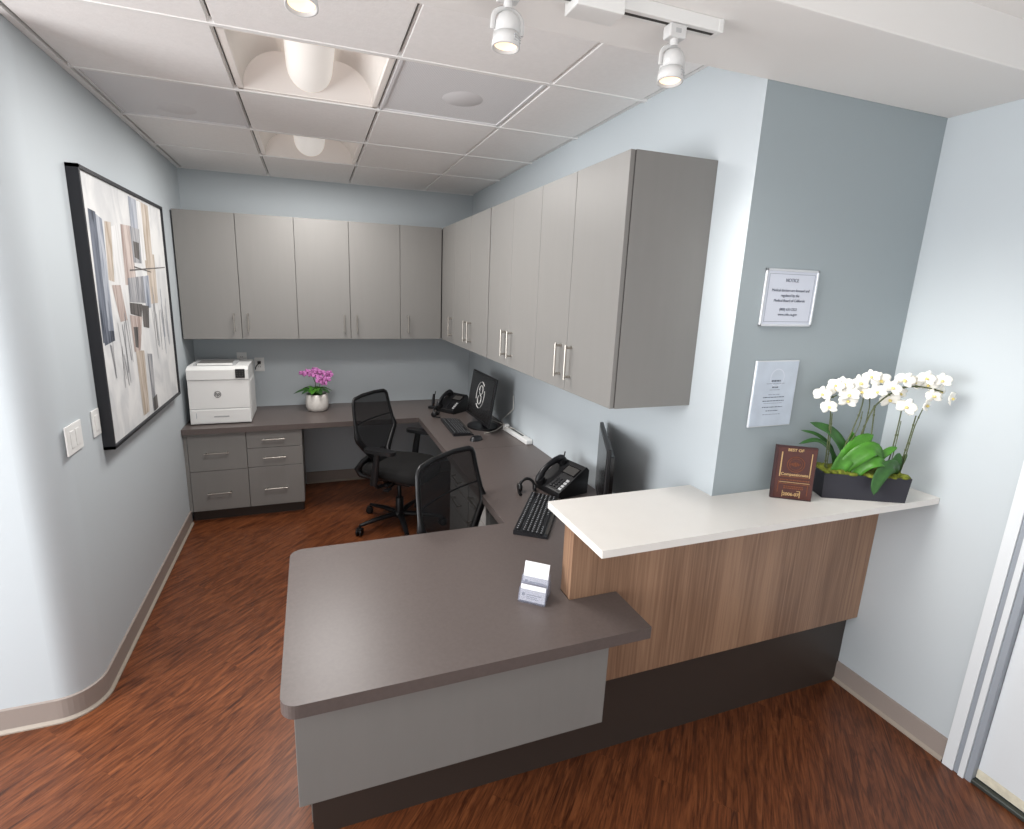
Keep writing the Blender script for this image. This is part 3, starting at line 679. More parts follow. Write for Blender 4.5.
def flower(c, face, R_, parent, m='petal', thr='throat', roll=0, name='flower'):
    f = Vector(face).normalized(); X = Matrix.Translation(c) @ f.to_track_quat('Z', 'Y').to_matrix().to_4x4() @ Matrix.Rotation(roll, 4, 'Z')
    b = MB()
    for a in (90, 210, 330): petal_disc(b, c, f, math.radians(a), R_, R_ * .72, m, X)
    Y = X @ Matrix.Translation((0, 0, .0015))
    for a in (12, 168): petal_disc(b, c, f, math.radians(a), R_ * 1.02, R_ * 1.15, m, Y, .08)
    b.lathe([(.0, R_ * .32), (R_ * .10, R_ * .28), (R_ * .16, R_ * .12), (R_ * .10, 0)], thr, X @ Matrix.Rotation(math.radians(20), 4, 'X'), 8, cap=False)
    o = b.build(name, parent, solid=.0012)
    return o
# white orchids in the charcoal trough
ang = math.atan2(-.43262, .90157)
PX, PY, PZ = 2.855, -3.300, 1.023
t = thing('white_orchid_planter', 'white orchids in a long charcoal trough at the right end of the stone counter', 'potted orchid', (PX, PY, PZ), ang)
inv = (Matrix.Translation((PX, PY, PZ)) @ Matrix.Rotation(ang, 4, 'Z')).inverted()
lw = lambda p: inv @ Vector(p)
a0 = lw((2.716, -3.299, PZ)); a1 = lw((2.986, -3.419, PZ))
fx0, fx1, fy = a0.x, a1.x, (a0.y + a1.y) / 2; dp = .115
b = MB(); e = .005
def taper(z0, z1, g0, g1, inner=False):
    c = lambda gg, z: [Vector((fx0 - gg, fy - gg * .5, z)), Vector((fx1 + gg, fy - gg * .5, z)), Vector((fx1 + gg, fy + dp + gg * .5, z)), Vector((fx0 - gg, fy + dp + gg * .5, z))]
    return c(g0, z0), c(g1, z1)
lo, hi = taper(0, .098, 0, .006); li, hi2 = taper(.012, .098, -.006, .0)
b.add(lo + hi, [(3, 2, 1, 0), (0, 1, 5, 4), (1, 2, 6, 5), (2, 3, 7, 6), (3, 0, 4, 7)], 'planter')
b.add(li + hi2, [(0, 1, 2, 3), (4, 5, 1, 0), (5, 6, 2, 1), (6, 7, 3, 2), (7, 4, 0, 3)], 'planter')
b.add(hi + hi2, [(0, 1, 5, 4), (1, 2, 6, 5), (2, 3, 7, 6), (3, 0, 4, 7)], 'planter')
b.build('trough', t)
rr = random.Random(2); b = MB(); rows = []
for i in range(25):
    row = []
    for j in range(10):
        x = fx0 + .003 + (fx1 - fx0 - .006) * i / 24; y = fy + .003 + (dp - .006) * j / 9
        edge = 0 if i in (0, 24) or j in (0, 9) else 1
        row.append((x, y, .090 + edge * (.010 + rr.uniform(0, .014))))
    rows.append(row)
b.grid(rows, 'moss')
for k in range(26):
    x = rr.uniform(fx0 + .01, fx1 - .005); y = fy + rr.choice([rr.uniform(-.004, .02), rr.uniform(.01, dp)]); r_ = rr.uniform(.010, .020)
    b.lathe([(.0005, -r_ * .5), (r_ * .8, -r_ * .3), (r_, .0), (r_ * .7, r_ * .4), (.0005, r_ * .55)], 'moss', Matrix.Translation((x, y, .100)) @ Matrix.Rotation(rr.uniform(0, 3), 4, 'Z') @ Matrix.Diagonal((1.3, .8, .9, 1)), 9, cap=False)
tag_m = b.build('moss', t); 
def lv(pts, w, m='leaf', dy=0, up=(0, 0, 1), cup=.25):
    b = MB(); P = [lw(p) + Vector((0, dy if not isinstance(dy, (list, tuple)) else dy[i], 0)) for i, p in enumerate(pts)]; leaf(b, P, w, m, cup, up); b.build('leaf', t, solid=.0015)
lv([(2.825, -3.30, 1.12), (2.80, -3.283, 1.21), (2.751, -3.258, 1.275), (2.680, -3.225, 1.305)], .022, 'leafd', (0, .0, .0, 0), up=(.25, -1, .5))
lv([(2.790, -3.28, 1.12), (2.775, -3.27, 1.185), (2.72, -3.243, 1.232), (2.655, -3.214, 1.218)], .013, 'leafd', (0, .01, .01, 0), up=(0, -.6, 1))
lv([(2.80, -3.283, 1.12), (2.778, -3.271, 1.201), (2.721, -3.243, 1.253), (2.662, -3.218, 1.268)], .008, 'leafd', (.03, .03, .02, .02), up=(0, -1, .6))
lv([(2.775, -3.27, 1.10), (2.80, -3.285, 1.17), (2.845, -3.30, 1.235), (2.89, -3.325, 1.272)], .030, 'leaf', (-.02, -.02, -.01, 0), up=(0, -1, .55))
lv([(2.79, -3.27, 1.11), (2.83, -3.30, 1.19), (2.88, -3.32, 1.225), (2.925, -3.34, 1.19)], .030, 'leaf', (-.02, -.03, -.035, -.02), up=(0, -1, .7))
lv([(2.83, -3.30, 1.11), (2.86, -3.31, 1.165), (2.90, -3.33, 1.18), (2.94, -3.345, 1.155)], .022, 'leaf', (-.03, -.045, -.05, -.03), up=(0, -1, .8))
lv([(2.85, -3.30, 1.12), (2.84, -3.30, 1.21), (2.83, -3.297, 1.275)], .020, 'leaf', .02, up=(.2, -1, .3))
lv([(2.975, -3.36, 1.12), (2.950, -3.352, 1.165), (2.915, -3.335, 1.155), (2.885, -3.325, 1.105), (2.880, -3.325, 1.060)], .024, 'leafd', (-.02, -.045, -.060, -.072, -.078), up=(0, -1, .45))
lv([(2.95, -3.35, 1.11), (2.918, -3.337, 1.175), (2.945, -3.35, 1.215), (2.97, -3.36, 1.228)], .014, 'leaf', -.01, up=(0, -1, .5))
lv([(2.94, -3.34, 1.11), (2.965, -3.36, 1.17), (2.985, -3.37, 1.205)], .018, 'leafd', (-.02, -.02, 0), up=(0, -1, .4))
lv([(2.99, -3.37, 1.11), (2.993, -3.372, 1.16), (3.01, -3.38, 1.205)], .012, 'leafd', 0, up=(0, -1, .4))
def stem(pts, r=.0022, dy=0, m='stem', wood=True):
    P = [lw(p) + Vector((0, dy, 0)) for p in pts]; b = MB(); Q = []
    E_ = [P[0] * 2 - P[1]] + P + [P[-1] * 2 - P[-2]]
    for i in range(1, len(E_) - 2):
        for k in range(5):
            t_ = k / 5; a, b_, c, d = E_[i - 1], E_[i], E_[i + 1], E_[i + 2]
            Q.append(.5 * ((2 * b_) + (c - a) * t_ + (2 * a - 5 * b_ + 4 * c - d) * t_ ** 2 + (3 * b_ - a - 3 * c + d) * t_ ** 3))
    Q.append(P[-1]); b.tube(Q, r, m, 6)
    for q in Q[3::5]: b.tube([q - Vector((0, 0, .004)), q + Vector((0, 0, .004))], r * 1.5, m, 6)
    b.build('flower_stem', t)
stem([(2.754, -3.262, 1.10), (2.750, -3.259, 1.20), (2.742, -3.254, 1.342), (2.728, -3.246, 1.392), (2.752, -3.258, 1.415)])
stem([(2.760, -3.262, 1.10), (2.752, -3.259, 1.24), (2.745, -3.254, 1.345)], .0018, -.006)
stem([(2.778, -3.27, 1.10), (2.794, -3.278, 1.17), (2.821, -3.291, 1.28), (2.836, -3.299, 1.378), (2.834, -3.297, 1.44)])
stem([(2.790, -3.27, 1.10), (2.80, -3.278, 1.17), (2.834, -3.296, 1.29), (2.838, -3.299, 1.36)], .0016, -.008)
stem([(2.82, -3.29, 1.10), (2.845, -3.30, 1.22), (2.867, -3.313, 1.345), (2.886, -3.323, 1.395), (2.934, -3.345, 1.444), (2.967, -3.361, 1.459), (3.012, -3.383, 1.461), (3.074, -3.413, 1.448)], .0026)
stem([(2.894, -3.327, 1.10), (2.890, -3.325, 1.19), (2.883, -3.321, 1.288), (2.877, -3.318, 1.385)])
stem([(2.85, -3.31, 1.12), (2.862, -3.312, 1.28), (2.862, -3.314, 1.39), (2.845, -3.302, 1.44)], .0018, .01)
stem([(2.95, -3.35, 1.10), (2.957, -3.357, 1.199), (2.963, -3.358, 1.321), (2.962, -3.358, 1.409)])
stem([(2.96, -3.35, 1.10), (2.965, -3.357, 1.199), (2.967, -3.358, 1.33)], .0016, -.006)
stem([(2.985, -3.37, 1.10), (2.994, -3.375, 1.16), (3.004, -3.379, 1.26), (3.010, -3.382, 1.353)])
stem([(2.992, -3.37, 1.10), (3.002, -3.375, 1.16), (3.012, -3.379, 1.30), (3.018, -3.388, 1.37), (3.030, -3.392, 1.411)], .0018, -.006)
rr = random.Random(11)
FL = [(2.704, -3.235, 1.416), (2.748, -3.256, 1.438), (2.782, -3.272, 1.422), (2.723, -3.244, 1.372), (2.735, -3.251, 1.455), (2.765, -3.262, 1.458), (2.790, -3.276, 1.395),
      (2.813, -3.287, 1.465), (2.844, -3.302, 1.492), (2.877, -3.318, 1.478), (2.862, -3.312, 1.438), (2.828, -3.292, 1.432),
      (2.910, -3.334, 1.455), (2.945, -3.352, 1.485), (2.985, -3.370, 1.478), (3.030, -3.392, 1.468), (3.078, -3.416, 1.445), (3.100, -3.428, 1.425), (3.008, -3.383, 1.495), (3.055, -3.402, 1.490), (3.045, -3.4, 1.43),
      (2.925, -3.345, 1.405), (2.968, -3.362, 1.385), (2.993, -3.374, 1.372), (3.020, -3.388, 1.398), (2.955, -3.356, 1.43)]
for k, c in enumerate(FL):
    p = lw(c) + Vector((0, rr.uniform(-.022, .022), 0)); cl = -1 if k < 12 else 0
    fc = (rr.uniform(-.7, .1) if k < 12 else rr.uniform(-.5, .9), -1, rr.uniform(-.35, .35))
    flower(p, fc, rr.uniform(.027, .034), t, roll=rr.uniform(-.5, .5))

# small magenta orchid on the back worktop
t = thing('purple_orchid_pot', 'small purple orchid in a round white pot on the back worktop', 'potted orchid', (.918, -.235, ZD))
b = MB(); b.lathe([(.062, 0), (.078, .006), (.089, .035), (.092, .075), (.088, .115), (.084, .140), (.078, .143), (.074, .138), (.076, .115)], 'pot', None, 32, cap=False); b.lathe([(.0005, .118), (.076, .118)], 'moss', None, 20, cap=False); b.lathe([(.0005, .002), (.064, .002)], 'pot', None, 20, cap=False); b.build('pot', t)
rr = random.Random(4)
for (a, L, h_, w_) in [(170, .15, .05, .016), (195, .17, .045, .016), (150, .13, .07, .015), (215, .13, .05, .018), (250, .11, .05, .02), (285, .11, .04, .02), (325, .11, .045, .018), (0, .11, .06, .016), (60, .1, .06, .018), (110, .11, .06, .016), (270, .08, .065, .018), (230, .09, .075, .016)]:
    r_ = math.radians(a); b = MB(); c, s_ = math.cos(r_), math.sin(r_)
    leaf(b, [(.01 * c, .01 * s_, .118), (L * .45 * c, L * .45 * s_, .150 + h_ * .6), (L * 1.1 * c, L * 1.1 * s_, .140 + h_ * .35)], w_ * 1.45, 'leaf' if a % 2 == 0 else 'leafd'); b.build('leaf', t, solid=.0015)
for P in ([(0, 0, .12), (-.01, -.01, .24), (-.03, -.02, .30), (-.07, -.03, .33)], [(.01, 0, .12), (.03, -.01, .24), (.06, -.02, .29)]):
    b = MB(); b.tube(P, .003, 'stem', 6); b.build('flower_stem', t)
for k, c in enumerate([(-.105, -.02, .315), (-.065, -.03, .325), (-.035, -.03, .305), (-.012, -.03, .345), (-.005, -.04, .30), (.045, -.03, .315), (.085, -.03, .30), (.05, -.05, .275), (.02, -.05, .255), (.085, -.04, .26), (.01, -.04, .335), (.105, -.03, .31), (.06, -.04, .235)]):
    flower(c, (rr.uniform(-.5, .5), -1, rr.uniform(-.3, .4)), rr.uniform(.026, .034), t, 'pink', 'pinkd', roll=rr.uniform(-.6, .6))

# award plaque
px = frame_mat((2.5765, -3.279, 1.0235), (.8377, -.546, 0), (0.06 * .546, .06 * .8377, 1))
t = thing('award_plaque', 'small dark wooden award plaque with gold print, standing beside the orchid trough', 'plaque', (2.5765, -3.279, 1.0235))
pxl = Matrix.Translation((-2.5765, 3.279, -1.0235)) @ px
b = MB(); b.box(-.070, .070, 0, .205, -.016, 0, 'mahogd', pxl); b.build('board', t, bevel=.002)
b = MB(); b.box(-.061, .067, .006, .199, 0, .0015, 'mahog', pxl); fp = b.build('face_plate', t)
b = MB()
def gl(x0, x1, y0_, y1_, m='gold'): b.box(x0, x1, y0_, y1_, .0015, .0021, m, pxl)
gl(-.050, -.046, .088, .182); gl(.051, .054, .088, .182); gl(-.050, .054, .087, .089, 'golddull')
gl(-.050, -.048, .026, .070, 'golddull'); gl(.050, .052, .020, .060, 'golddull'); gl(-.046, .056, .066, .068); gl(-.050, .060, .060, .062, 'golddull')
gl(-.032, -.030, .010, .034); gl(.026, .029, .010, .034); gl(.016, .028, .034, .036)
rr = random.Random(9)
for yy in (.076, .051, .044):
    x = -.030 if yy < .07 else -.044
    while x < (.036 if yy < .07 else .050):
        d = rr.uniform(.003, .008); gl(x, x + d, yy - .002, yy + .002, 'golddull'); x += d + .002
b.lathe([(.030, .0016), (.030, .0022), (.028, .0022), (.028, .0016)], 'golddull', pxl @ Matrix.Translation((.002, .137, 0)), 32, cap=False)
b.lathe([(.022, .0016), (.022, .0022), (.0208, .0022), (.0208, .0016)], 'golddull', pxl @ Matrix.Translation((.002, .137, 0)), 32, cap=False)
for k in range(7): gl(-.016 + k * .005, -.0135 + k * .005, .128 + abs(k - 3) * .002, .146 - abs(k - 3) * .002, 'golddull')
b.build('gold_print', fp)
writing('gold_writing', 'BEST OF', .0145, 'gold', pxl @ Matrix.Translation((-.004, .1905, .0018)), fp, bold=.0003)
writing('gold_writing', 'Compassionate', .0150, 'gold', pxl @ Matrix.Translation((.002, .0975, .0018)), fp, bold=.0003)
writing('gold_writing', '2006-07', .0165, 'gold', pxl @ Matrix.Translation((-.002, .0205, .0018)), fp, bold=.0004)

# business card holder
def card_holder():
    P = Matrix.Translation((1.585, -3.175, ZD)) @ Matrix.Rotation(math.radians(-38), 4, 'Z')
    t = thing('business_card_holder', 'clear two-tier card holder with white cards beside the walnut counter end', 'card holder', (1.585, -3.175, ZD), math.radians(-38))
    w = .047
    b = MB()
    S = math.radians(-22)
    for k in range(2):
        X = Matrix.Translation((0, -.040 + k * .032, .004 + k * .030)) @ Matrix.Rotation(S, 4, 'X')
        b.box(-w, w, -.002, 0, 0, .040, 'acrylic', X); b.box(-w, w, .014, .016, 0, .062 if k == 0 else .056, 'acrylic', X)
        b.box(-w, -w + .002, 0, .014, 0, .045, 'acrylic', X); b.box(w - .002, w, 0, .014, 0, .045, 'acrylic', X); b.box(-w, w, 0, .014, 0, .002, 'acrylic', X)
    b.box(-w, w, -.042, .050, 0, .003, 'acrylic')
    for sx in (-w, w - .002): b.prism([(-.042, .003), (.050, .003), (.040, .055), (-.030, .020)], sx, sx + .002, 'acrylic', frame_mat((0, 0, 0), (0, 1, 0), (0, 0, 1)))
    b.build('acrylic_stand', t)
    for k in range(2):
        X = Matrix.Translation((0, -.040 + k * .032, .004 + k * .030)) @ Matrix.Rotation(S, 4, 'X')
        b = MB(); top = .054 if k == 0 else .089
        b.box(-.043, .043, .002, .011, .0025, top, 'card', X)
        if k == 0 or True:
            b.box(-.036, -.026, .0014, .002, .018, .028, 'inkl', X); b.box(-.020, .030, .0014, .002, .022, .0245, 'inkl', X); b.box(-.020, .016, .0014, .002, .016, .018, 'inkl', X); b.box(-.020, .022, .0014, .002, .0105, .012, 'inkl', X)
        c = b.build('cards', t)
card_holder()

# ============================================================ CHAIRS
def chair(loc, heading, label):
    t = thing('office_chair', label, 'chair', loc, heading)     # local: faces +x
    # seat
    b = MB(); rows = []
    def outline(sc, z, n=28):
        out = []
        for i in range(n):
            a = 2 * PI * i / n; c, s_ = math.cos(a), math.sin(a)
            x = .245 * math.copysign(abs(c) ** .45, c) * sc; y = .250 * math.copysign(abs(s_) ** .45, s_) * sc
            if x < 0: y *= .90
            zz = z - (.035 * max(0, (x - .12) / .13) ** 2 if x > .12 else 0) + .012 * (abs(y) / .25) ** 2
            out.append((x + .02, y, zz))
        return out
    L = [(.90, .425), (.99, .435), (1.0, .455), (.985, .480), (.93, .496), (.75, .502), (.4, .498), (.02, .496)]
    for s_, z in L: rows.append([Vector(p) for p in outline(s_, z)])
    b.grid(rows, 'fabric', closed_u=True); b.add(rows[0], [list(range(28))[::-1]], 'fabric'); b.build('seat', t)
    b = MB(); b.grid([[Vector(p) for p in outline(.6, .395)], [Vector(p) for p in outline(.9, .415)], [Vector(p) for p in outline(.93, .436)]], 'black', closed_u=True)
    b.add(outline(.6, .395), [list(range(28))[::-1]], 'black'); b.box(-.10, .12, -.07, .07, .345, .40, 'black'); b.box(-.02, .02, -.20, .20, .375, .395, 'black'); b.build('seat_pan', t, bevel=.003)
    # back frame: hexagonal outline, tapering to the waist
    def bx(z):    # set-back of the back at height z
        return -.150 - .115 * ((z - .50) / .49) - .02 * math.sin(PI * (z - .5) / .49)
    OUT = [(.085, .500), (.110, .560), (.185, .635), (.238, .695), (.245, .720), (.240, .765), (.224, .88), (.214, .952), (.204, .970), (.184, .980), (.08, .986)]
    pts = [(y, z) for y, z in OUT] + [(-y, z) for y, z in OUT[::-1]]
    def curv(y): return .028 * (y / .23) ** 2
    b = MB(); C3 = [Vector((bx(z) + curv(y), y, z)) for y, z in pts]
    # thicken the lower sides
    rs = [(.028 if z < .60 else .024 if z < .75 else .014) for y, z in pts]
    b.tube(C3, rs, 'black', 10, closed=True, flat=.7, up=(1, 0, 0)); b.build('back_frame', t)
    b = MB(); rows = []
    for i in range(17):
        z = .505 + (.980 - .505) * i / 16
        # half width by interpolation
        hw = OUT[0][0]
        for (ya, za), (yb, zb_) in zip(OUT, OUT[1:]):
            if za <= z <= zb_: hw = max(ya + (yb - ya) * (z - za) / max(1e-6, zb_ - za), .18 if z > .9 else 0)
        hw = max(hw, .05)
        rows.append([Vector((bx(z) + curv(hw * k / 6), hw * k / 6, z)) for k in range(-6, 7)])
    b.grid(rows, 'mesh'); b.build('mesh_back', t)
    b = MB(); b.tube([(bx(.80) + curv(y) - .002, y, .80) for y in (-.225, -.15, -.07, 0, .07, .15, .225)], .005, 'black', 8, flat=.5, up=(1, 0, 0)); b.build('lumbar_bar', t)
    # spine bracket: from the seat mechanism back and up to the waist
    b = MB()
    for s_ in (-1, 1):
        P = [(-.02, .05 * s_, .37), (-.16, .09 * s_, .375), (-.250, .13 * s_, .405), (-.272, .135 * s_, .445), (-.230, .120 * s_, .505), (-.175, .105 * s_, .560)]
        b.tube(P, [.018, .022, .028, .030, .026, .016], 'black', 8, flat=.8)
    b.prism([(-.13, 0), (.13, 0), (.10, .17), (-.10, .17)], -.010, .010, 'black', frame_mat((-.270, 0, .41), (0, 1, 0), (.50, 0, 1)))
    b.build('back_bracket', t, bevel=.002)
    for s_ in (-1, 1):
        ar = MB(); y = .285 * s_
        ar.tube([(-.02, y * .72, .385), (-.02, y * .92, .392), (-.03, y, .42)], .018, 'black', 8, flat=.7)
        ar.tube([(-.035, y, .41), (-.02, y, .53), (.0, y, .655)], [.030, .028, .024], 'black', 10, flat=.55, up=(0, 1, 0))
        a_ = ar.build('armrest', t)
        b = MB(); P = []
        for i in range(24):
            an = 2 * PI * i / 24; c, s2 = math.cos(an), math.sin(an)
            P.append((.02 + .118 * math.copysign(abs(c) ** .6, c), y + .042 * math.copysign(abs(s2) ** .6, s2)))
        b.prism(P, .652, .676, 'black', smooth=True); b.build('arm_pad', a_, bevel=.008, seg=3)
    b = MB(); b.lathe([(.030, .085), (.030, .22), (.026, .225), (.026, .225), (.015, .226), (.015, .35)], 'black', None, 20); b.build('gas_column', t)
    b = MB(); b.lathe([(.036, .070), (.048, .075), (.048, .105), (.034, .115)], 'black', None, 24); b.build('hub', t)
    for k in range(5):
        a = math.radians(72 * k + 22); c, s_ = math.cos(a), math.sin(a)
        b = MB(); b.tube([(.03 * c, .03 * s_, .095), (.17 * c, .17 * s_, .092), (.315 * c, .315 * s_, .075)], [.026, .022, .016], 'black', 8, flat=.7); lg = b.build('leg', t)
        b = MB(); X = Matrix.Translation((.315 * c, .315 * s_, 0)) @ Matrix.Rotation(a + .7, 4, 'Z')
        b.lathe([(.008, .050), (.008, .078)], 'black', X, 10)
        for q in (-1, 1): b.lathe([(.012, -.008), (.026, -.007), (.028, 0), (.026, .007), (.012, .008)], 'black', X @ Matrix.Translation((.010, .014 * q, .028)) @ Matrix.Rotation(PI / 2, 4, 'X'), 18)
        b.box(-.012, .030, -.022, .022, .034, .056, 'black', X)
        b.build('caster', lg, bevel=.001)
    b = MB(); b.tube([(.02, -.05, .37), (.03, -.20, .365)], .006, 'black', 8); b.box(.015, .05, -.24, -.19, .358, .370, 'black'); b.build('tilt_lever', t)
    return t
chair((1.47, -1.03, 0), math.radians(-40), 'black mesh-back office chair with armrests facing the monitor with the white emblem')
chair((1.625, -2.570, 0), math.radians(-52), 'black mesh-back office chair half hidden behind the peninsula worktop')

# ============================================================ DESK EQUIPMENT
def keyboard(loc, rot, label):
    t = thing('keyboard', label, 'keyboard', loc, rot)     # local: x = long side, +y away from the user
    b = MB(); b.prism([(-.075, 0), (.075, 0), (.075, .022), (-.075, .010)], -.222, .222, 'black2', frame_mat((0, 0, 0), (0, 1, 0), (0, 0, 1))); b.build('case', t, bevel=.003)
    b = MB(); rr = random.Random(1)
    rows = [(.058, 21, .0), (.030, 21, 0), (.011, 21, 0), (-.008, 21, 0), (-.027, 21, 0), (-.046, 21, 0)]
    for y, n, _ in rows:
        sk = (15, 18) if y != -.046 else (15, 18)
        k = 0
        while k < 22:
            w_ = .0165; x = -.212 + k * .0194
            if y == -.046 and k == 3: w_ = .0165 + .0194 * 6; st = 7
            else: st = 1
            if k in (15, 19) and k == 15 and y == .058: pass
            if (x > .07 and x < .082) or (x > .137 and x < .150): x += .003
            z = .0105 + (y + .075) * .08
            b.box(x, x + w_, y - .0078, y + .0078, z, z + .005, 'key'); b.box(x + .004, x + .0085, y - .001, y + .0045, z + .005, z + .0053, 'legend'); k += st
    b.build('keys', t)
    b = MB(); b.box(-.20, .20, -.0735, -.0600, .0115, .0125, 'gap'); b.box(-.15, .15, -.0715, -.0665, .0122, .0130, 'legend') if rot < -1 and False else None; b.build('wrist_edge', t)
    return t
keyboard((1.872, -2.585, ZD), math.radians(56), 'black keyboard on the desk beside the raised white counter')
keyboard((1.905, -1.02, ZD), math.radians(-102 + 180 + 10), 'black keyboard in front of the monitor with the white emblem')
def mouse(loc, rot, label):
    t = thing('mouse', label, 'computer mouse', loc, rot)
    b = MB(); rows = []
    for i in range(9):
        s_ = i / 8; row = []
        for j in range(20):
            a = 2 * PI * j / 20; r_ = math.cos(s_ * PI / 2) ** .6 if i < 8 else .01
            row.append((.052 * math.cos(a) * r_, .031 * math.sin(a) * r_ * (1 - .1 * math.cos(a)), .034 * math.sin(s_ * PI / 2) * (1 + .0 * math.cos(a))))
        rows.append(row)
    b.grid(rows, 'black2', closed_u=True); b.build('body', t)
    b = MB(); b.lathe([(.0055, -.003), (.0055, .003)], 'lgrey', Matrix.Translation((.025, 0, .029)) @ Matrix.Rotation(PI / 2, 4, 'X'), 14); b.build('scroll_wheel', t)
mouse((1.955, -1.36, ZD), math.radians(20), 'dark mouse at the near end of the far keyboard')
def monitor(center, yaw, w, h, label, emblem=False, base_off=.06, tilt=4):
    """screen faces local -x; yaw turns it"""
    t = thing('computer_monitor', label, 'monitor', (center[0], center[1], ZD), yaw)
    zc = center[2] - ZD; X = Matrix.Translation((0, 0, zc)) @ Matrix.Rotation(math.radians(tilt), 4, 'Y')
    b = MB(); b.box(.0, .018, -w / 2, w / 2, -h / 2, h / 2, 'black', X)
    b.prism([(-.20, -.13), (.20, -.13), (.17, .12), (-.17, .12)], .018, .040, 'black2', X @ frame_mat((0, 0, 0), (0, 1, 0), (0, 0, 1)))
    b.build('housing', t, bevel=.004)
    b = MB(); b.box(-.0012, .0002, -w / 2 + .014, w / 2 - .014, -h / 2 + .020, h / 2 - .014, 'screen', X); sc = b.build('screen', t)
    b = MB(); b.box(.030, .052, -.035, .035, .010, zc + .03, 'black2'); b.build('stand_neck', t, bevel=.004)
    b = MB(); b.prism([(x * .115 + base_off * .4, y * .13) for x, y in arc(0, 0, 1, 0, 345, 23)], 0, .012, 'black'); b.build('stand_foot', t, bevel=.004)
    if emblem:
        b = MB(); F = X @ frame_mat((-.0016, 0, .015), (0, -1, 0), (0, 0, 1)); c = []
        def ring(cx, cy, rx, ry, a0, a1, wd):
            P = [Vector((cx + rx * math.cos(math.radians(a)), cy + ry * math.sin(math.radians(a)), 0)) for a in [a0 + (a1 - a0) * i / 28 for i in range(29)]]
            b.tube([F @ p for p in P], wd, 'white', 6, flat=.3)
        ring(0, 0, .082, .100, 50, 205, .0038); ring(0, 0, .082, .100, 230, 385, .0038)
        ring(.006, .038, .034, .034, -60, 190, .005); ring(-.004, -.038, .034, .034, 120, 370, .005)
        b.tube([F @ Vector(p) for p in [(-.030, .040, 0), (-.022, .012, 0), (.020, -.010, 0), (.030, -.036, 0)]], .0045, 'white', 6, flat=.3)
        b.build('emblem', sc)
    return t
monitor((2.085, -1.030, .965), math.radians(1.5), .50, .355, 'black monitor showing a round white emblem, near the back corner', True, .06, 9)
# second monitor, seen edge-on
monitor((2.146, -2.650, .955), math.radians(-27.6), .475, .345, 'black monitor seen edge-on behind the white counter', False, .06, 0)
def desk_phone(loc, rot, label):
    t = thing('desk_phone', label, 'telephone', loc, rot)        # local: user side -y
    b = MB(); F = frame_mat((0, 0, 0), (0, 1, 0), (0, 0, 1))
    b.prism([(-.105, 0), (.09, 0), (.095, .125), (.075, .145), (-.105, .035)], -.095, .095, 'black', F); b.build('body', t, bevel=.006, seg=3)
    sl = math.atan2(.110, .18); X = Matrix.Translation((0, -.105, .035)) @ Matrix.Rotation(sl, 4, 'X')
    b = MB(); b.box(-.010, .085, .120, .180, .0, .004, 'screen', X); b.box(-.004, .079, .126, .174, .004, .0045, 'gap', X); b.build('display', t, bevel=.001)
    b = MB()
    for i in range(3):
        for j in range(4): b.box(.000 + i * .022, .016 + i * .022, .018 + j * .018, .031 + j * .018, .0, .005, 'black2', X)
    b.build('keypad', t, bevel=.001)
    b = MB()
    for i in range(4): b.box(.066 + 0 * i, .086, .018 + i * .020, .032 + i * .020, .0, .004, 'lgrey', X)
    b.build('line_buttons', t, bevel=.001)
    # handset on the left side
    b = MB(); hx = -.062
    b.tube([X @ Vector(p) for p in [(hx, .000, .018), (hx, .016, .030), (hx, .05, .046), (hx, .095, .052), (hx, .14, .046), (hx, .175, .030), (hx, .192, .018)]], [.020, .024, .018, .016, .018, .024, .020], 'black2', 12, flat=.75)
    for yy in (.012, .180): b.lathe([(.026, -.002), (.028, .012), (.024, .026)], 'black', X @ Matrix.Translation((hx, yy, .002)), 18)
    b.build('handset', t)
    return t
desk_phone((2.125, -2.330, ZD), math.radians(-76), 'black desk phone with pale buttons beside the edge-on monitor')
desk_phone((2.02, -.480, ZD), math.radians(-55), 'black desk phone in the back corner of the worktop')
def headset(loc, rot, label):
    t = thing('phone_headset', label, 'headset', loc, rot)
    b = MB(); b.tube([(-.04 * math.cos(a), .01 * math.sin(a), .022 + .045 * math.sin(a)) for a in [i * PI / 12 for i in range(13)]], .008, 'black', 8); b.build('headband', t)
    b = MB(); b.lathe([(.004, -.010), (.022, -.010), (.024, 0), (.020, .010), (.004, .012)], 'black', Matrix.Translation((-.04, 0, .024)) @ Matrix.Rotation(PI / 2, 4, 'Y'), 16); b.build('ear_cushion', t)
    b = MB(); b.lathe([(.004, -.006), (.018, -.006), (.018, .006), (.004, .006)], 'black', Matrix.Translation((.04, 0, .020)) @ Matrix.Rotation(PI / 2, 4, 'Y'), 16); b.build('temple_pad', t)
    b = MB(); b.tube([(-.04, 0, .014), (-.055, -.03, .008), (-.05, -.06, .009)], [.005, .004, .009], 'black', 8); b.build('microphone', t)
headset((1.935, -2.300, ZD), math.radians(-8), 'small black headset lying behind the near keyboard')
headset((1.835, -.640, ZD), math.radians(55), 'small black headset lying left of the corner desk phone')
# cordless handset standing behind the near phone
def cordless(loc, label):
    t = thing('cordless_handset', label, 'telephone', loc, math.radians(-40))
    b = MB(); b.box(-.035, .035, -.03, .03, 0, .022, 'black'); b.build('cradle', t, bevel=.006)
    b = MB(); b.tube([(0, 0, .02), (0, .008, .07), (0, .02, .125)], [.018, .020, .016], 'black2', 10, flat=.6); b.tube([(.008, .02, .12), (.012, .026, .150)], .004, 'black', 8); b.build('handset', t)
cordless((2.20, -2.165, ZD), 'black upright cordless handset behind the near desk phone')
cordless((1.875, -.36, ZD), 'black upright cordless handset left of the corner desk phone')
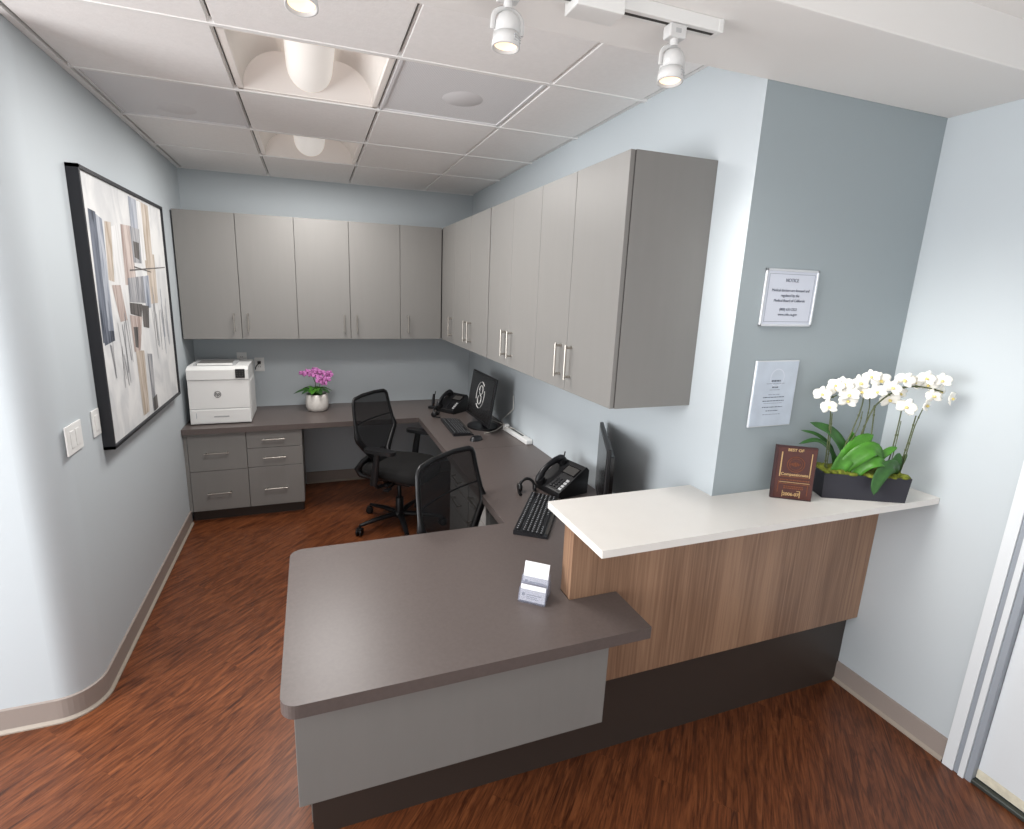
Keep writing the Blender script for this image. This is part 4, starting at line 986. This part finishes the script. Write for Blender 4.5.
# white power adapter strip by the wall
t = thing('power_strip', 'white power strip with black inset lying on the worktop against the right wall', 'power strip', (2.268, -1.345, ZD), math.radians(3))
b = MB(); b.box(-.026, .026, -.20, .17, 0, .034, 'white'); b.build('housing', t, bevel=.008, seg=3)
b = MB(); b.box(-.008, .008, -.10, .15, .034, .0352, 'black'); b.build('inset', t)
b = MB(); b.box(-.026, .010, .155, .200, .0, .050, 'white'); b.build('plug_block', t, bevel=.004)
b = MB()
for k, P in enumerate([[(2.24, -1.17, .775), (2.23, -1.12, .80), (2.262, -1.16, .85), (2.29, -1.20, .90), (2.295, -1.18, 1.0)], [(2.235, -1.18, .775), (2.20, -1.15, .79), (2.16, -1.10, .80), (2.135, -1.07, .78)], [(2.25, -1.20, .77), (2.20, -1.22, .755), (2.24, -1.27, .78), (2.27, -1.30, .775)], [(2.23, -1.16, .77), (2.18, -1.16, .736), (2.12, -1.20, .734), (2.06, -1.22, .734)]]):
    b.tube(P, .0025, 'cable', 6)
tag(b.build('cables'), 'thin pale cables rising from the white power strip to the wall', 'cable')

# small spot lamps inside the visible track heads
for x, z in ((.905, 2.280), (1.337, 2.282), (1.780, 2.277)):
    spot('track_lamp', (x, ty, z), (x, ty + .05, 0), 1.5, (1, .86, .70), 60, .7, .02)
for j in (1, 3):
    area('troffer_glow', (.935, gy[j] - T / 2, CZ - .02), (.935, gy[j] - T / 2, 0), .5, .5, 16, (1, .975, .95))

# things of one kind belong together
GROUPS = {'track_spotlight': 'spotlights on the ceiling track', 'recessed_ceiling_light': 'recessed ceiling lights', 'ceiling_vent': 'square ceiling vents',
          'wall_cabinet': 'grey wall cabinets', 'drawer_pedestal': 'drawer pedestals under the right-hand desk', 'office_chair': 'black mesh office chairs',
          'keyboard': 'keyboards on the desks', 'computer_monitor': 'computer monitors on the desks', 'desk_phone': 'desk phones', 'phone_headset': 'phone headsets',
          'cordless_handset': 'cordless handsets', 'light_switch': 'light switches on the left wall', 'wall_outlet': 'outlets on the back wall'}
for o in SC.objects:
    k = o.name.split('.')[0]
    if o.parent is None and k in GROUPS: o['group'] = GROUPS[k]
